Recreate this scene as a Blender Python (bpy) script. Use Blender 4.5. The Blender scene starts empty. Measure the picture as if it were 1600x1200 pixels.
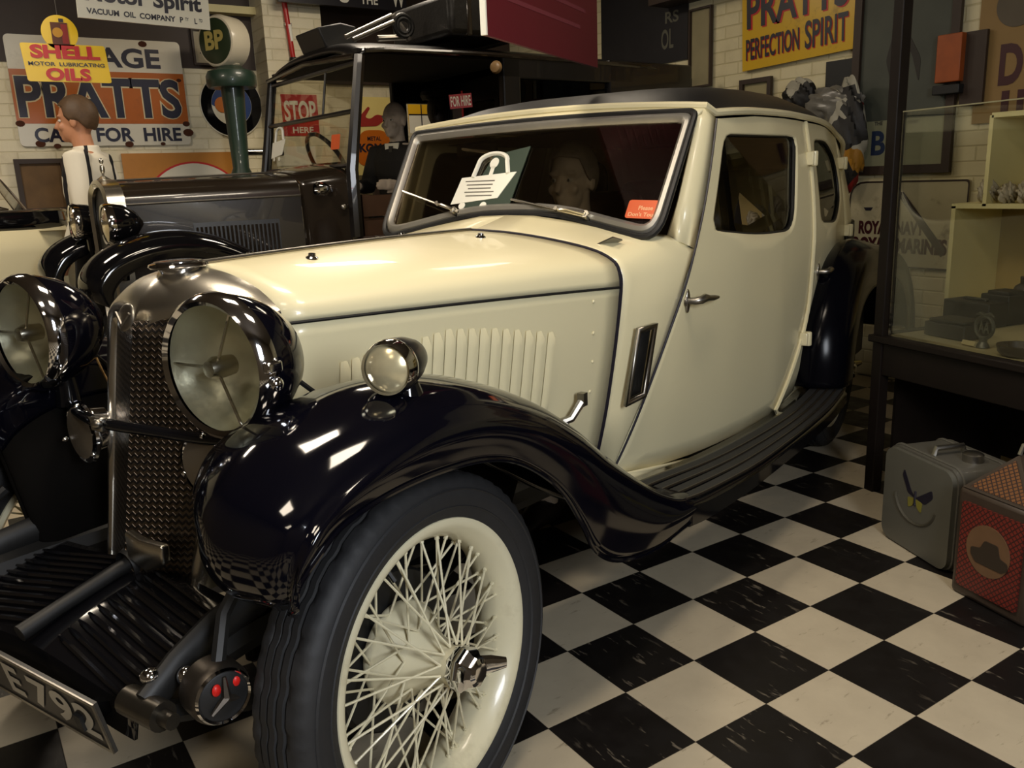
import bpy, bmesh, math, random
import numpy as np
from mathutils import Vector, Matrix
from math import sin, cos, pi, radians
random.seed(7)
SC = bpy.context.scene
COL = SC.collection

# ------------------------------------------------------------------ camera, world, lights, exposure
CAM = Vector((1.60034, -1.41711, 1.20276)); YAW, PITCH, ROLL, FPX = 2.5615486, -0.2365302, -0.0395805, 1327.05
_f = Vector((cos(PITCH)*cos(YAW), cos(PITCH)*sin(YAW), sin(PITCH)))
_r = _f.cross(Vector((0, 0, 1))).normalized(); _u = _r.cross(_f)
_r, _u = _r*cos(ROLL)+_u*sin(ROLL), -_r*sin(ROLL)+_u*cos(ROLL)
cam = bpy.data.cameras.new('camera'); cam.sensor_width = 36.0; cam.lens = FPX/1600*36
cam.clip_start = 0.02
camera = bpy.data.objects.new('camera', cam); COL.objects.link(camera)
camera.matrix_world = Matrix(((_r.x, _u.x, -_f.x, CAM.x), (_r.y, _u.y, -_f.y, CAM.y), (_r.z, _u.z, -_f.z, CAM.z), (0, 0, 0, 1)))
SC.camera = camera

world = bpy.data.worlds.new('world'); SC.world = world; world.use_nodes = True
world.node_tree.nodes['Background'].inputs[0].default_value = (0.9, 0.8, 0.6, 1)
world.node_tree.nodes['Background'].inputs[1].default_value = 0.006
SC.view_settings.view_transform = 'Standard'; SC.view_settings.look = 'None'
SC.view_settings.gamma = 1.0; SC.view_settings.use_curve_mapping = False
SC.view_settings.exposure = 0.12

def area_light(name, loc, size, power, color, target=None, spread=180):
    l = bpy.data.lights.new(name, 'AREA'); l.shape = 'RECTANGLE'; l.size, l.size_y = size
    l.energy = power; l.color = color; l.spread = radians(spread)
    o = bpy.data.objects.new(name, l); COL.objects.link(o); o.location = loc
    d = (Vector(target)-Vector(loc)) if target else Vector((0, 0, -1))
    o.rotation_euler = d.to_track_quat('-Z', 'Y').to_euler()
    return o
CEIL = 2.95
WARM = (1.0, 0.86, 0.69)
# ceiling fittings: x, y, length along, across, power
FITTINGS = [(-0.55, -0.75, 0.36, 0.62, 21), (0.62, -0.25, 0.36, 0.62, 15), (1.0, -2.1, 0.36, 0.62, 12), (-1.9, 1.4, 0.36, 0.62, 4.2),
            (-3.0, -1.7, 0.36, 0.62, 26), (-3.2, 0.9, 0.36, 0.62, 18), (2.2, -2.9, 0.36, 0.62, 5)]
for i, (x, y, a, b, p) in enumerate(FITTINGS):
    area_light('ceiling_lamp', (x, y, CEIL-0.115), (a, b), p, WARM)
# cool daylight from the entrance window behind the camera's right shoulder
area_light('entrance_daylight', (2.80, -1.0, 1.75), (0.62, 0.92), 46, (0.90, 0.94, 1.0), target=(0.0, -0.45, 0.9))

# ------------------------------------------------------------------ places
TILE = 0.2286
CO = Vector((-0.2, -1.0148, 0.0)); CROT = radians(22.7-90)          # saloon: origin under the front axle, x forward, y to its left
CM = Matrix.Translation(CO) @ Matrix.Rotation(CROT, 4, 'Z'); CMI = CM.inverted()
def ray(u, v): return (_r*((u-800)/FPX) - _u*((v-600)/FPX) + _f)
def hit(u, v, x=None, y=None, z=None):
    """world point seen at a picture position on a plane of the room"""
    d = ray(u, v)
    t = (x-CAM.x)/d.x if x is not None else (y-CAM.y)/d.y if y is not None else (z-CAM.z)/d.z
    return CAM + d*t

# ------------------------------------------------------------------ materials
MATS = {}
def lin(c):
    if isinstance(c, str):
        c = [int(c[i:i+2], 16)/255 for i in (0, 2, 4)]
        c = [x/12.92 if x <= 0.04045 else ((x+0.055)/1.055)**2.4 for x in c]
    return (*c[:3], 1.0)
def mat(name, color, rough=0.5, metal=0.0, coat=0.0, var=0.0, scale=8.0, bump=0.0, bscale=40.0, spec=0.5, stain=None, stain_amt=0.5, stain_scale=3.0):
    if name in MATS: return MATS[name]
    m = bpy.data.materials.new(name); m.use_nodes = True; nt = m.node_tree; N, L = nt.nodes, nt.links
    b = N['Principled BSDF']; c = lin(color)
    b.inputs['Base Color'].default_value = c; b.inputs['Roughness'].default_value = rough
    b.inputs['Metallic'].default_value = metal; b.inputs['Coat Weight'].default_value = coat; b.inputs['Coat Roughness'].default_value = 0.03
    b.inputs['Specular IOR Level'].default_value = spec
    tc = N.new('ShaderNodeTexCoord')
    out = None
    if var > 0:
        n = N.new('ShaderNodeTexNoise'); n.inputs['Scale'].default_value = scale; n.inputs['Detail'].default_value = 5
        L.new(tc.outputs['Object'], n.inputs['Vector'])
        mx = N.new('ShaderNodeMix'); mx.data_type = 'RGBA'
        mx.inputs['A'].default_value = (*[x*(1-var) for x in c[:3]], 1); mx.inputs['B'].default_value = (*[min(1, x*(1+var)) for x in c[:3]], 1)
        L.new(n.outputs['Fac'], mx.inputs['Factor']); out = mx.outputs['Result']
    if stain is not None:
        n = N.new('ShaderNodeTexNoise'); n.inputs['Scale'].default_value = stain_scale; n.inputs['Detail'].default_value = 8; n.inputs['Roughness'].default_value = 0.7
        L.new(tc.outputs['Object'], n.inputs['Vector'])
        r = N.new('ShaderNodeMapRange'); r.inputs['From Min'].default_value = 0.56; r.inputs['From Max'].default_value = 0.68; r.inputs['To Max'].default_value = stain_amt
        L.new(n.outputs['Fac'], r.inputs['Value'])
        mx = N.new('ShaderNodeMix'); mx.data_type = 'RGBA'; mx.inputs['A'].default_value = c; mx.inputs['B'].default_value = lin(stain)
        if out: L.new(out, mx.inputs['A'])
        L.new(r.outputs['Result'], mx.inputs['Factor']); out = mx.outputs['Result']
    if out: L.new(out, b.inputs['Base Color'])
    if bump > 0:
        n = N.new('ShaderNodeTexNoise'); n.inputs['Scale'].default_value = bscale; n.inputs['Detail'].default_value = 4
        L.new(tc.outputs['Object'], n.inputs['Vector'])
        bp = N.new('ShaderNodeBump'); bp.inputs['Strength'].default_value = bump; bp.inputs['Distance'].default_value = 0.01
        L.new(n.outputs['Fac'], bp.inputs['Height']); L.new(bp.outputs['Normal'], b.inputs['Normal'])
    MATS[name] = m
    return m
def glass(name, tint=(0.8, 0.82, 0.8), refl=1.0, rough=0.0):
    if name in MATS: return MATS[name]
    m = bpy.data.materials.new(name); m.use_nodes = True; N, L = m.node_tree.nodes, m.node_tree.links
    N.remove(N['Principled BSDF'])
    t = N.new('ShaderNodeBsdfTransparent'); t.inputs[0].default_value = (*tint, 1)
    g = N.new('ShaderNodeBsdfGlossy'); g.inputs['Roughness'].default_value = rough
    f = N.new('ShaderNodeFresnel'); f.inputs['IOR'].default_value = 1.45
    k = N.new('ShaderNodeMath'); k.operation = 'MULTIPLY'; k.inputs[1].default_value = refl; L.new(f.outputs[0], k.inputs[0])
    x = N.new('ShaderNodeMixShader'); L.new(k.outputs[0], x.inputs[0]); L.new(t.outputs[0], x.inputs[1]); L.new(g.outputs[0], x.inputs[2])
    L.new(x.outputs[0], N['Material Output'].inputs[0]); MATS[name] = m
    return m
def emit(name, color, strength):
    if name in MATS: return MATS[name]
    m = bpy.data.materials.new(name); m.use_nodes = True; b = m.node_tree.nodes['Principled BSDF']
    b.inputs['Base Color'].default_value = lin(color); b.inputs['Emission Color'].default_value = lin(color); b.inputs['Emission Strength'].default_value = strength
    MATS[name] = m
    return m
class NT:
    """tiny helper for hand-made node trees"""
    def __init__(s, name):
        s.m = bpy.data.materials.new(name); s.m.use_nodes = True; s.N, s.L = s.m.node_tree.nodes, s.m.node_tree.links
        s.b = s.N['Principled BSDF']; MATS[name] = s.m
        s.tc = s.N.new('ShaderNodeTexCoord').outputs['Object']
    def math(s, op, a, b=None, c=None):
        n = s.N.new('ShaderNodeMath'); n.operation = op
        for i, v in enumerate((a, b, c)):
            if v is None: continue
            if isinstance(v, (int, float)): n.inputs[i].default_value = v
            else: s.L.new(v, n.inputs[i])
        return n.outputs[0]
    def xyz(s, vec=None):
        n = s.N.new('ShaderNodeSeparateXYZ'); s.L.new(vec or s.tc, n.inputs[0]); return n.outputs
    def noise(s, scale, detail=4, rough=0.5, vec=None, stretch=None):
        n = s.N.new('ShaderNodeTexNoise'); n.inputs['Scale'].default_value = scale; n.inputs['Detail'].default_value = detail; n.inputs['Roughness'].default_value = rough
        v = vec or s.tc
        if stretch:
            mp = s.N.new('ShaderNodeMapping'); mp.inputs['Scale'].default_value = stretch[:3]; mp.inputs['Rotation'].default_value = (0, 0, stretch[3] if len(stretch) > 3 else 0)
            s.L.new(v, mp.inputs[0]); v = mp.outputs[0]
        s.L.new(v, n.inputs['Vector']); return n.outputs['Fac']
    def ramp(s, v, lo, hi, to=(0, 1)):
        n = s.N.new('ShaderNodeMapRange'); n.inputs['From Min'].default_value = lo; n.inputs['From Max'].default_value = hi
        n.inputs['To Min'].default_value, n.inputs['To Max'].default_value = to
        s.L.new(v, n.inputs['Value']); return n.outputs['Result']
    def mix(s, f, a, b):
        n = s.N.new('ShaderNodeMix'); n.data_type = 'RGBA'
        for k, v in (('Factor', f), ('A', a), ('B', b)):
            if isinstance(v, (int, float)): n.inputs[k].default_value = v
            elif isinstance(v, (tuple, str)): n.inputs[k].default_value = lin(v)
            else: s.L.new(v, n.inputs[k])
        return n.outputs['Result']
    def set(s, **k):
        for n, v in k.items():
            i = s.b.inputs[n.replace('_', ' ')]
            if isinstance(v, (int, float)): i.default_value = v
            else: s.L.new(v, i)
        return s.m
    def bump(s, h, strength=0.3, dist=0.005):
        n = s.N.new('ShaderNodeBump'); n.inputs['Strength'].default_value = strength; n.inputs['Distance'].default_value = dist
        s.L.new(h, n.inputs['Height']); s.L.new(n.outputs[0], s.b.inputs['Normal'])

CREAM = mat('cream_paint', 'e8deb6', rough=0.36, coat=0.35, var=0.02, scale=3)
NAVY = mat('black_paint', (0.0020, 0.0020, 0.0044), rough=0.07, coat=0.0, spec=0.55)
BLACK = mat('satin_black', (0.008, 0.008, 0.008), rough=0.5, var=0.3, scale=20)
GLOSSBLK = mat('gloss_black', (0.004, 0.004, 0.005), rough=0.08, spec=0.55)
CHROME = mat('chrome', (0.72, 0.72, 0.74), rough=0.07, metal=1.0)
NICKEL = mat('nickel', (0.70, 0.66, 0.57), rough=0.27, metal=1.0, var=0.06, scale=14)
ALU = mat('brushed_aluminium', (0.46, 0.44, 0.39), rough=0.42, metal=0.75, var=0.1, scale=25)
ROOFM = mat('roof_cloth', (0.006, 0.006, 0.008), rough=0.42, var=0.2, scale=30, bump=0.05, bscale=300)
STEEL = mat('dull_steel', (0.36, 0.34, 0.3), rough=0.33, metal=1.0, var=0.15, scale=30)
RUBBER = mat('tyre_rubber', (0.016, 0.016, 0.017), rough=0.62, var=0.25, scale=30, bump=0.06, bscale=90)
DARK = mat('dark_interior', (0.003, 0.0025, 0.002), rough=0.9, var=0.3, spec=0.1)
LEATHER = mat('brown_leather', (0.05, 0.025, 0.012), rough=0.5, var=0.3, scale=12, bump=0.1)
WOODDK = mat('dark_wood', (0.009, 0.006, 0.0045), rough=0.5, var=0.4, scale=10, spec=0.2)
WHITE = mat('white_enamel', 'e4e0cc', rough=0.3, var=0.04, scale=5)
PAPER = mat('white_card', 'f0eee0', rough=0.6)
INK = mat('black_lettering', (0.012, 0.01, 0.02), rough=0.4)
RED = mat('red_lettering', 'c0201c', rough=0.4)
PANE = glass('window_glass', (0.40, 0.40, 0.37), 0.7)
CLEAR = glass('clear_glass', (0.93, 0.94, 0.92), 0.8)

# ------------------------------------------------------------------ mesh building
class MB:
    def __init__(s): s.v = []; s.f = []
    def add(s, vs, fs):
        o = len(s.v); s.v += [tuple(map(float, p)) for p in vs]; s.f += [tuple(i+o for i in f) for f in fs]; return s
    def box(s, c, d, rot=None):
        hx, hy, hz = d[0]/2, d[1]/2, d[2]/2
        p = [Vector((a*hx, b*hy, e*hz)) for a in (-1, 1) for b in (-1, 1) for e in (-1, 1)]
        if rot is not None: p = [rot @ q for q in p]
        c = Vector(c)
        return s.add([q+c for q in p], [(0, 1, 3, 2), (4, 6, 7, 5), (0, 4, 5, 1), (2, 3, 7, 6), (0, 2, 6, 4), (1, 5, 7, 3)])
    def grid(s, rows, closed_u=False, closed_v=False):
        n, m = len(rows), len(rows[0]); fs = []
        for i in range(n if closed_u else n-1):
            for j in range(m if closed_v else m-1):
                a, b = i, (i+1) % n; c, d = j, (j+1) % m
                fs.append((a*m+c, a*m+d, b*m+d, b*m+c))
        return s.add([p for r in rows for p in r], fs)
    def tube(s, pts, r, n=10, closed=False, caps=True, flat=1.0, up=None):
        pts = [Vector(p) for p in pts]; k = len(pts); rows = []
        ref = Vector(up) if up else None
        for i, p in enumerate(pts):
            a = pts[(i-1) % k] if (closed or i > 0) else p; b = pts[(i+1) % k] if (closed or i < k-1) else p
            t = (b-a).normalized() if (b-a).length > 1e-9 else Vector((0, 0, 1))
            if ref is None: ref = Vector((0, 0, 1)) if abs(t.z) < 0.9 else Vector((1, 0, 0))
            x = t.cross(ref)
            if x.length < 1e-4: x = t.orthogonal()
            x.normalize(); y = x.cross(t).normalized()
            if not up: ref = y
            rr = r[i] if isinstance(r, (list, tuple)) else r
            rows.append([p + x*(rr*cos(2*pi*j/n)) + y*(rr*flat*sin(2*pi*j/n)) for j in range(n)])
        o = len(s.v); s.grid(rows, closed_u=closed, closed_v=True)
        if caps and not closed:
            s.f.append(tuple(o+j for j in range(n))[::-1]); s.f.append(tuple(o+(k-1)*n+j for j in range(n)))
        return s
    def lathe(s, prof, origin=(0, 0, 0), axis=(0, 0, 1), n=32, mod=None):
        """prof: (radius, height) pairs turned about axis"""
        ax = Vector(axis).normalized(); x = ax.orthogonal().normalized(); y = ax.cross(x); o = Vector(origin)
        rows = []
        for q, (r, h) in enumerate(prof):
            row = []
            for j in range(n):
                a = 2*pi*j/n; rr = r*(mod(q, j) if mod else 1)
                row.append(o + ax*h + x*(rr*cos(a)) + y*(rr*sin(a)))
            rows.append(row)
        return s.grid(rows, closed_v=True)
    def ellipsoid(s, c, r, nu=12, nv=18, rot=None):
        c = Vector(c); rows = []
        for i in range(nu+1):
            a = pi*i/nu; row = []
            for j in range(nv):
                b = 2*pi*j/nv; p = Vector((r[0]*sin(a)*cos(b), r[1]*sin(a)*sin(b), r[2]*cos(a)))
                if rot is not None: p = rot @ p
                row.append(c+p)
            rows.append(row)
        return s.grid(rows, closed_v=True)
    def prism(s, poly, h0, h1, fn=None):
        """poly in 2-D, raised from h0 to h1; fn maps (a, b, h) to 3-D"""
        fn = fn or (lambda a, b, h: (a, b, h)); n = len(poly)
        return s.add([fn(a, b, h0) for a, b in poly]+[fn(a, b, h1) for a, b in poly],
                     [tuple(range(n))[::-1], tuple(range(n, 2*n))]+[(i, (i+1) % n, n+(i+1) % n, n+i) for i in range(n)])
    def strip(s, A, B, steps=1, fn=None, closed=True):
        """skin between two outlines with the same count"""
        rows = [[fn(*(a[k]*(1-t)+b[k]*t for k in range(len(a)))) if fn else tuple(a[k]*(1-t)+b[k]*t for k in range(3)) for a, b in zip(A, B)] for t in [i/steps for i in range(steps+1)]]
        return s.grid(rows, closed_v=closed)
def obj(name, mb, m, parent=None, smooth=True, solid=0.0, bevel=0.0, sub=0, off=-1, merge=True, angle=40, mw=None):
    me = bpy.data.meshes.new(name); me.from_pydata(mb.v, [], mb.f); me.update()
    bm = bmesh.new(); bm.from_mesh(me)
    if merge: bmesh.ops.remove_doubles(bm, verts=bm.verts, dist=1e-5)
    bmesh.ops.recalc_face_normals(bm, faces=bm.faces)
    if smooth:
        for f in bm.faces: f.smooth = True
        ca = radians(angle)
        for e in bm.edges:
            if len(e.link_faces) == 2 and e.calc_face_angle(0) > ca: e.smooth = False
    bm.to_mesh(me); bm.free()
    me.materials.append(m)
    o = bpy.data.objects.new(name, me); COL.objects.link(o)
    if parent is not None: o.parent = parent
    if mw is not None: o.matrix_world = mw
    if solid:
        d = o.modifiers.new('solid', 'SOLIDIFY'); d.thickness = solid; d.offset = off
    if bevel:
        d = o.modifiers.new('bevel', 'BEVEL'); d.width = bevel; d.segments = 2; d.limit_method = 'ANGLE'; d.angle_limit = radians(45)
    if sub:
        d = o.modifiers.new('sub', 'SUBSURF'); d.levels = sub; d.render_levels = sub
    return o
def tag(o, label, cat, group=None):
    o['label'] = label; o['category'] = cat
    if group: o['group'] = group
    return o
def thing(name, label, cat, mw=None, group=None):
    o = bpy.data.objects.new(name, None); COL.objects.link(o); o.empty_display_size = 0.1
    if mw is not None: o.matrix_world = mw
    return tag(o, label, cat, group)
def struct(o):
    o['kind'] = 'structure'; return o
def copy_tree(o, parent=None):
    c = o.copy(); COL.objects.link(c); c.parent = parent
    for ch in o.children: copy_tree(ch, c)
    return c
def cr(P, t):
    """Catmull-Rom through points P, t in 0..1"""
    n = len(P)-1; u = min(max(t, 0), 1)*n; i = min(int(u), n-1); f = u-i
    p0, p1, p2, p3 = P[max(i-1, 0)], P[i], P[i+1], P[min(i+2, n)]
    return tuple(0.5*(2*b+(c-a)*f+(2*a-5*b+4*c-d)*f*f+(3*b-a-3*c+d)*f**3) for a, b, c, d in zip(p0, p1, p2, p3))
def smooth_line(P, k): return [cr(P, i/(k-1)) for i in range(k)]
def net(P, nu, nv):
    """smooth surface through a control net"""
    rows = [smooth_line(r, nv) for r in P]
    cols = list(zip(*rows)); cols = [smooth_line(list(c), nu) for c in cols]
    return [list(r) for r in zip(*cols)]
def interp(T, x):
    """piecewise-linear table lookup, T sorted by first item"""
    if x <= T[0][0]: return T[0][1]
    for (a, b), (c, d) in zip(T, T[1:]):
        if x <= c: return b+(d-b)*(x-a)/(c-a)
    return T[-1][1]
def rounded(w, h, r, k=6, cx=0, cy=0):
    P = []
    for sx, sy, a0 in ((1, 1, 0), (-1, 1, 90), (-1, -1, 180), (1, -1, 270)):
        for i in range(k+1):
            a = radians(a0+90*i/k); P.append((cx+sx*(w/2-r)+r*cos(a), cy+sy*(h/2-r)+r*sin(a)))
    return P
def circle(r, n=40, cx=0, cy=0): return [(cx+r*cos(2*pi*i/n), cy+r*sin(2*pi*i/n)) for i in range(n)]
def resample(P, n, closed=True):
    P = [Vector(p) for p in P]; Q = P+[P[0]] if closed else P
    d = [0]
    for a, b in zip(Q, Q[1:]): d.append(d[-1]+(b-a).length)
    out = []
    for i in range(n):
        s = d[-1]*i/(n if closed else n-1); k = 0
        while k < len(d)-2 and d[k+1] < s: k += 1
        f = (s-d[k])/max(d[k+1]-d[k], 1e-9); out.append(tuple(Q[k].lerp(Q[k+1], f)))
    return out
def round_poly(P, r, k=5):
    """round the corners of a polygon; r per corner or one number"""
    n = len(P); out = []
    for i in range(n):
        a, b, c = Vector(P[i-1]), Vector(P[i]), Vector(P[(i+1) % n]); rr = r[i] if isinstance(r, (list, tuple)) else r
        u, w = (a-b), (c-b); q = min(rr, u.length*.49, w.length*.49)
        if q < 1e-6: out.append(tuple(b)); continue
        p0, p1 = b+u.normalized()*q, b+w.normalized()*q
        for j in range(k+1):
            t = j/k; out.append(tuple(p0*(1-t)**2+b*2*t*(1-t)+p1*t*t))
    return out

# lettering: turned to mesh, sized to a box on a sign's face
_glyph = {}
def letter_mesh(s, bold=0.0, shear=0.0, space=1.0):
    key = (s, bold, shear, space)
    if key not in _glyph:
        c = bpy.data.curves.new('letters', 'FONT'); c.body = s; c.offset = bold; c.shear = shear; c.space_character = space; c.resolution_u = 4
        o = bpy.data.objects.new('letters', c); COL.objects.link(o)
        me = bpy.data.meshes.new_from_object(o.evaluated_get(bpy.context.evaluated_depsgraph_get()))
        v = [tuple(x.co) for x in me.vertices]; f = [tuple(p.vertices) for p in me.polygons]
        bpy.data.objects.remove(o); bpy.data.curves.remove(c); bpy.data.meshes.remove(me)
        _glyph[key] = (v, f)
    return _glyph[key]
def text(parent, s, cx, cy, w, h, m, z=0.002, bold=0.02, shear=0.0, name='lettering', rot=0.0, keep=False, space=1.0, mw=None):
    v, f = letter_mesh(s, bold, shear, space)
    x0, x1 = min(p[0] for p in v), max(p[0] for p in v); y0, y1 = min(p[1] for p in v), max(p[1] for p in v)
    sx, sy = w/(x1-x0), h/(y1-y0)
    if keep: sx = sy = min(sx, sy)
    c, d = cos(rot), sin(rot); mb = MB(); q = []
    for p in v:
        a, b = (p[0]-(x0+x1)/2)*sx, (p[1]-(y0+y1)/2)*sy; q.append((cx+a*c-b*d, cy+a*d+b*c, z))
    mb.add(q, f)
    return obj(name, mb, m, parent, smooth=False, mw=mw)
def facing(center, right, up=(0, 0, 1)):
    """frame of a sign: x to its right, y up, z out of its face"""
    x = Vector(right).normalized(); y = Vector(up); y = (y-x*y.dot(x)).normalized(); z = x.cross(y)
    return Matrix(((x.x, y.x, z.x, center[0]), (x.y, y.y, z.y, center[1]), (x.z, y.z, z.z, center[2]), (0, 0, 0, 1)))
def flat(poly, z0, z1): return MB().prism(poly, z0, z1)
def rect(w, h, cx=0, cy=0): return [(cx-w/2, cy-h/2), (cx+w/2, cy-h/2), (cx+w/2, cy+h/2), (cx-w/2, cy+h/2)]
def on_wall_x(x, tl, br):
    """centre, width, height of a rectangle on a wall of constant x from two picture corners"""
    a, b = hit(*tl, x=x), hit(*br, x=x); return Vector((x, (a.y+b.y)/2, (a.z+b.z)/2)), abs(b.y-a.y), abs(a.z-b.z)
def on_wall_y(y, tl, br):
    a, b = hit(*tl, y=y), hit(*br, y=y); return Vector(((a.x+b.x)/2, y, (a.z+b.z)/2)), abs(b.x-a.x), abs(a.z-b.z)
# ------------------------------------------------------------------ the room
def floor_mat():
    t = NT('checker_vinyl'); o = t.xyz()
    fx, fy = t.math('DIVIDE', o[0], TILE), t.math('DIVIDE', o[1], TILE)
    s = t.math('ADD', t.math('FLOOR', fx), t.math('FLOOR', fy))
    odd = t.math('ABSOLUTE', t.math('MODULO', s, 2.0))
    odd = t.math('GREATER_THAN', odd, 0.5)
    # fine joint between tiles
    ex = t.math('ABSOLUTE', t.math('SUBTRACT', t.math('FRACT', fx), 0.5)); ey = t.math('ABSOLUTE', t.math('SUBTRACT', t.math('FRACT', fy), 0.5))
    joint = t.ramp(t.math('MAXIMUM', ex, ey), 0.4935, 0.4985)
    streak = t.ramp(t.noise(5, 3, 0.65, stretch=(2.2, 9.0, 1, 0.5)), 0.60, 0.67)
    patch = t.ramp(t.noise(3.0, 2, 0.5), 0.46, 0.6)
    streak = t.math('MULTIPLY', streak, patch)
    cloud = t.noise(9, 6, 0.6)
    white = t.mix(cloud, 'c4b89f', 'a99d87')
    scuff = t.math('MULTIPLY', t.ramp(t.noise(7, 4, 0.7, stretch=(6, 1.6, 1, 0.9)), 0.62, 0.70), 0.5)
    white = t.mix(scuff, white, '6a5c46')
    black = t.mix(t.math('MULTIPLY', streak, 0.35), (0.0075, 0.006, 0.0055), 'a99c88')
    c = t.mix(odd, white, black); c = t.mix(t.math('MULTIPLY', joint, 0.8), c, (0.012, 0.009, 0.007))
    rough = t.ramp(t.noise(14, 3), 0.3, 0.7, (0.32, 0.5))
    t.bump(t.math('MULTIPLY', joint, -1.0), 0.25, 0.002)
    return t.set(Base_Color=c, Roughness=rough, Specular_IOR_Level=0.4)
def brick_mat(name, c1, c2, mortar, axis=0, strength=0.5):
    t = NT(name); o = t.xyz()
    cmb = t.N.new('ShaderNodeCombineXYZ'); t.L.new(o[axis], cmb.inputs[0]); t.L.new(o[2], cmb.inputs[1])
    b = t.N.new('ShaderNodeTexBrick'); b.inputs['Scale'].default_value = 1.0
    b.inputs['Brick Width'].default_value = 0.225; b.inputs['Row Height'].default_value = 0.075; b.inputs['Mortar Size'].default_value = 0.006; b.inputs['Mortar Smooth'].default_value = 0.6
    for k, c in (('Color1', c1), ('Color2', c2), ('Mortar', mortar)): b.inputs[k].default_value = lin(c)
    t.L.new(cmb.outputs[0], b.inputs['Vector'])
    n = t.noise(3.5, 6, 0.65)
    c = t.mix(t.ramp(n, 0.52, 0.72, (0, 0.3)), b.outputs['Color'], '8d7c55')
    h = t.math('ADD', t.math('MULTIPLY', b.outputs['Fac'], -1.0), t.math('MULTIPLY', t.noise(45, 4), 0.35))
    t.bump(h, strength, 0.006)
    return t.set(Base_Color=c, Roughness=0.55)
WX, WY, FX, LY = -5.0, 3.0, 2.9, -4.0
WINY, WINZ, WINW, WINH = -1.0, 1.75, 0.66, 0.96
BRICK_B = brick_mat('painted_brick_back', 'ece4c6', 'e6dcbc', 'dcd2b0', 1)
BRICK_R = brick_mat('painted_brick_side', 'd8cda6', 'd0c49c', 'c4b88e', 0)
PLASTER = mat('dark_plaster', (0.10, 0.08, 0.055), rough=0.8, var=0.2)
CEILM = mat('ceiling_board', (0.10, 0.075, 0.05), rough=0.8, var=0.2)
BROWN = mat('brown_timber', (0.035, 0.02, 0.012), rough=0.55, var=0.3, scale=6)
CREAMW = mat('cream_joinery', 'd9cd94', rough=0.5, var=0.05)
struct(obj('floor', MB().box(((WX+FX)/2, (LY+WY)/2, -0.05), (FX-WX+0.4, WY-LY+0.4, 0.1)), floor_mat(), smooth=False))
struct(obj('ceiling', MB().box(((WX+FX)/2, (LY+WY)/2, CEIL+0.05), (FX-WX+0.4, WY-LY+0.4, 0.1)), CEILM, smooth=False))
struct(obj('wall_back', MB().box((WX-0.1, (LY+WY)/2, CEIL/2), (0.2, WY-LY, CEIL)), BRICK_B, smooth=False))
struct(obj('wall_right', MB().box(((WX+FX)/2, WY+0.1, CEIL/2), (FX-WX, 0.2, CEIL)), BRICK_R, smooth=False))
struct(obj('wall_left', MB().box(((WX+FX)/2, LY-0.1, CEIL/2), (FX-WX, 0.2, CEIL)), PLASTER, smooth=False))
wf = MB()   # front wall with an opening for the entrance window
y0, y1, z0, z1 = WINY-WINW/2, WINY+WINW/2, WINZ-WINH/2, WINZ+WINH/2
wf.box((FX+0.1, (LY+y0)/2, CEIL/2), (0.2, y0-LY, CEIL)).box((FX+0.1, (y1+WY)/2, CEIL/2), (0.2, WY-y1, CEIL)).box((FX+0.1, WINY, z0/2), (0.2, WINW, z0)).box((FX+0.1, WINY, (z1+CEIL)/2), (0.2, WINW, CEIL-z1))
struct(obj('wall_front', wf, PLASTER, smooth=False))
w1 = struct(obj('window_1', MB().box((FX+0.02, y0+.02, WINZ), (0.1, 0.05, WINH)).box((FX+0.02, y1-.02, WINZ), (0.1, 0.05, WINH)).box((FX+0.02, WINY, z1-.02), (0.1, WINW, 0.05)).box((FX+0.02, WINY, z0+.02), (0.1, WINW, 0.05)), CREAMW, smooth=False))
obj('window_pane', MB().box((FX+0.04, WINY, WINZ), (0.006, WINW, WINH)), emit('daylight_pane', (0.85, 0.9, 1.0), 1.5), w1, smooth=False)
# brick pier of the back wall, dark brown panels above the signs, cream rail, timber beam over the far corner
PX0, PX1 = hit(412, 50, x=-4.75).y, hit(502, 50, x=-4.75).y
struct(obj('pillar', MB().box((-4.87, (PX0+PX1)/2, CEIL/2), (0.26, PX1-PX0, CEIL)), BRICK_B, smooth=False))
struct(obj('trim_1', MB().box((WX+0.005, (LY+PX0)/2, (2.06+CEIL)/2), (0.01, PX0-LY-0.01, CEIL-2.06)), BROWN, smooth=False))
struct(obj('trim_2', MB().box((WX+0.02, (PX1+WY)/2, (1.98+CEIL)/2), (0.04, WY-PX1-0.01, CEIL-1.98)), BROWN, smooth=False))
a, b = hit(318, 12, x=-4.9), hit(404, 12, x=-4.9)
struct(obj('trim_3', MB().box((-4.93, (a.y+b.y)/2, a.z), (0.1, b.y-a.y, 0.05)), CREAMW, smooth=False))
a, b = hit(1030, 4, y=2.9), hit(1165, 4, y=2.9)
struct(obj('trim_4', MB().box(((a.x+b.x)/2, 2.9, a.z+0.1), (b.x-a.x, 0.2, 0.26)), BROWN, smooth=False))
# ceiling fittings
for i, (x, y, aa, bb, p) in enumerate(FITTINGS):
    M_ = Matrix.Translation((x, y, CEIL))
    t = thing('ceiling_light', 'pale fluorescent batten fixed to the dark ceiling ' + ['above the bonnet of the cream saloon', 'over the chequered aisle', 'over the open floor before the saloon', 'above the boot of the cream saloon', 'beside the garage signs', 'over the far corner past the taxi', 'near the left wall by the entrance'][i], 'ceiling light', M_, 'fluorescent battens on the ceiling')
    obj('housing', MB().box((0, 0, -0.04), (aa, bb+0.06, 0.08)), WHITE, t, smooth=False)
    obj('diffuser', MB().box((0, 0, -0.095), (aa*0.9, bb, 0.03)), emit('lamp_diffuser', (1, 0.85, 0.6), 3.0), t, smooth=False)
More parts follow.
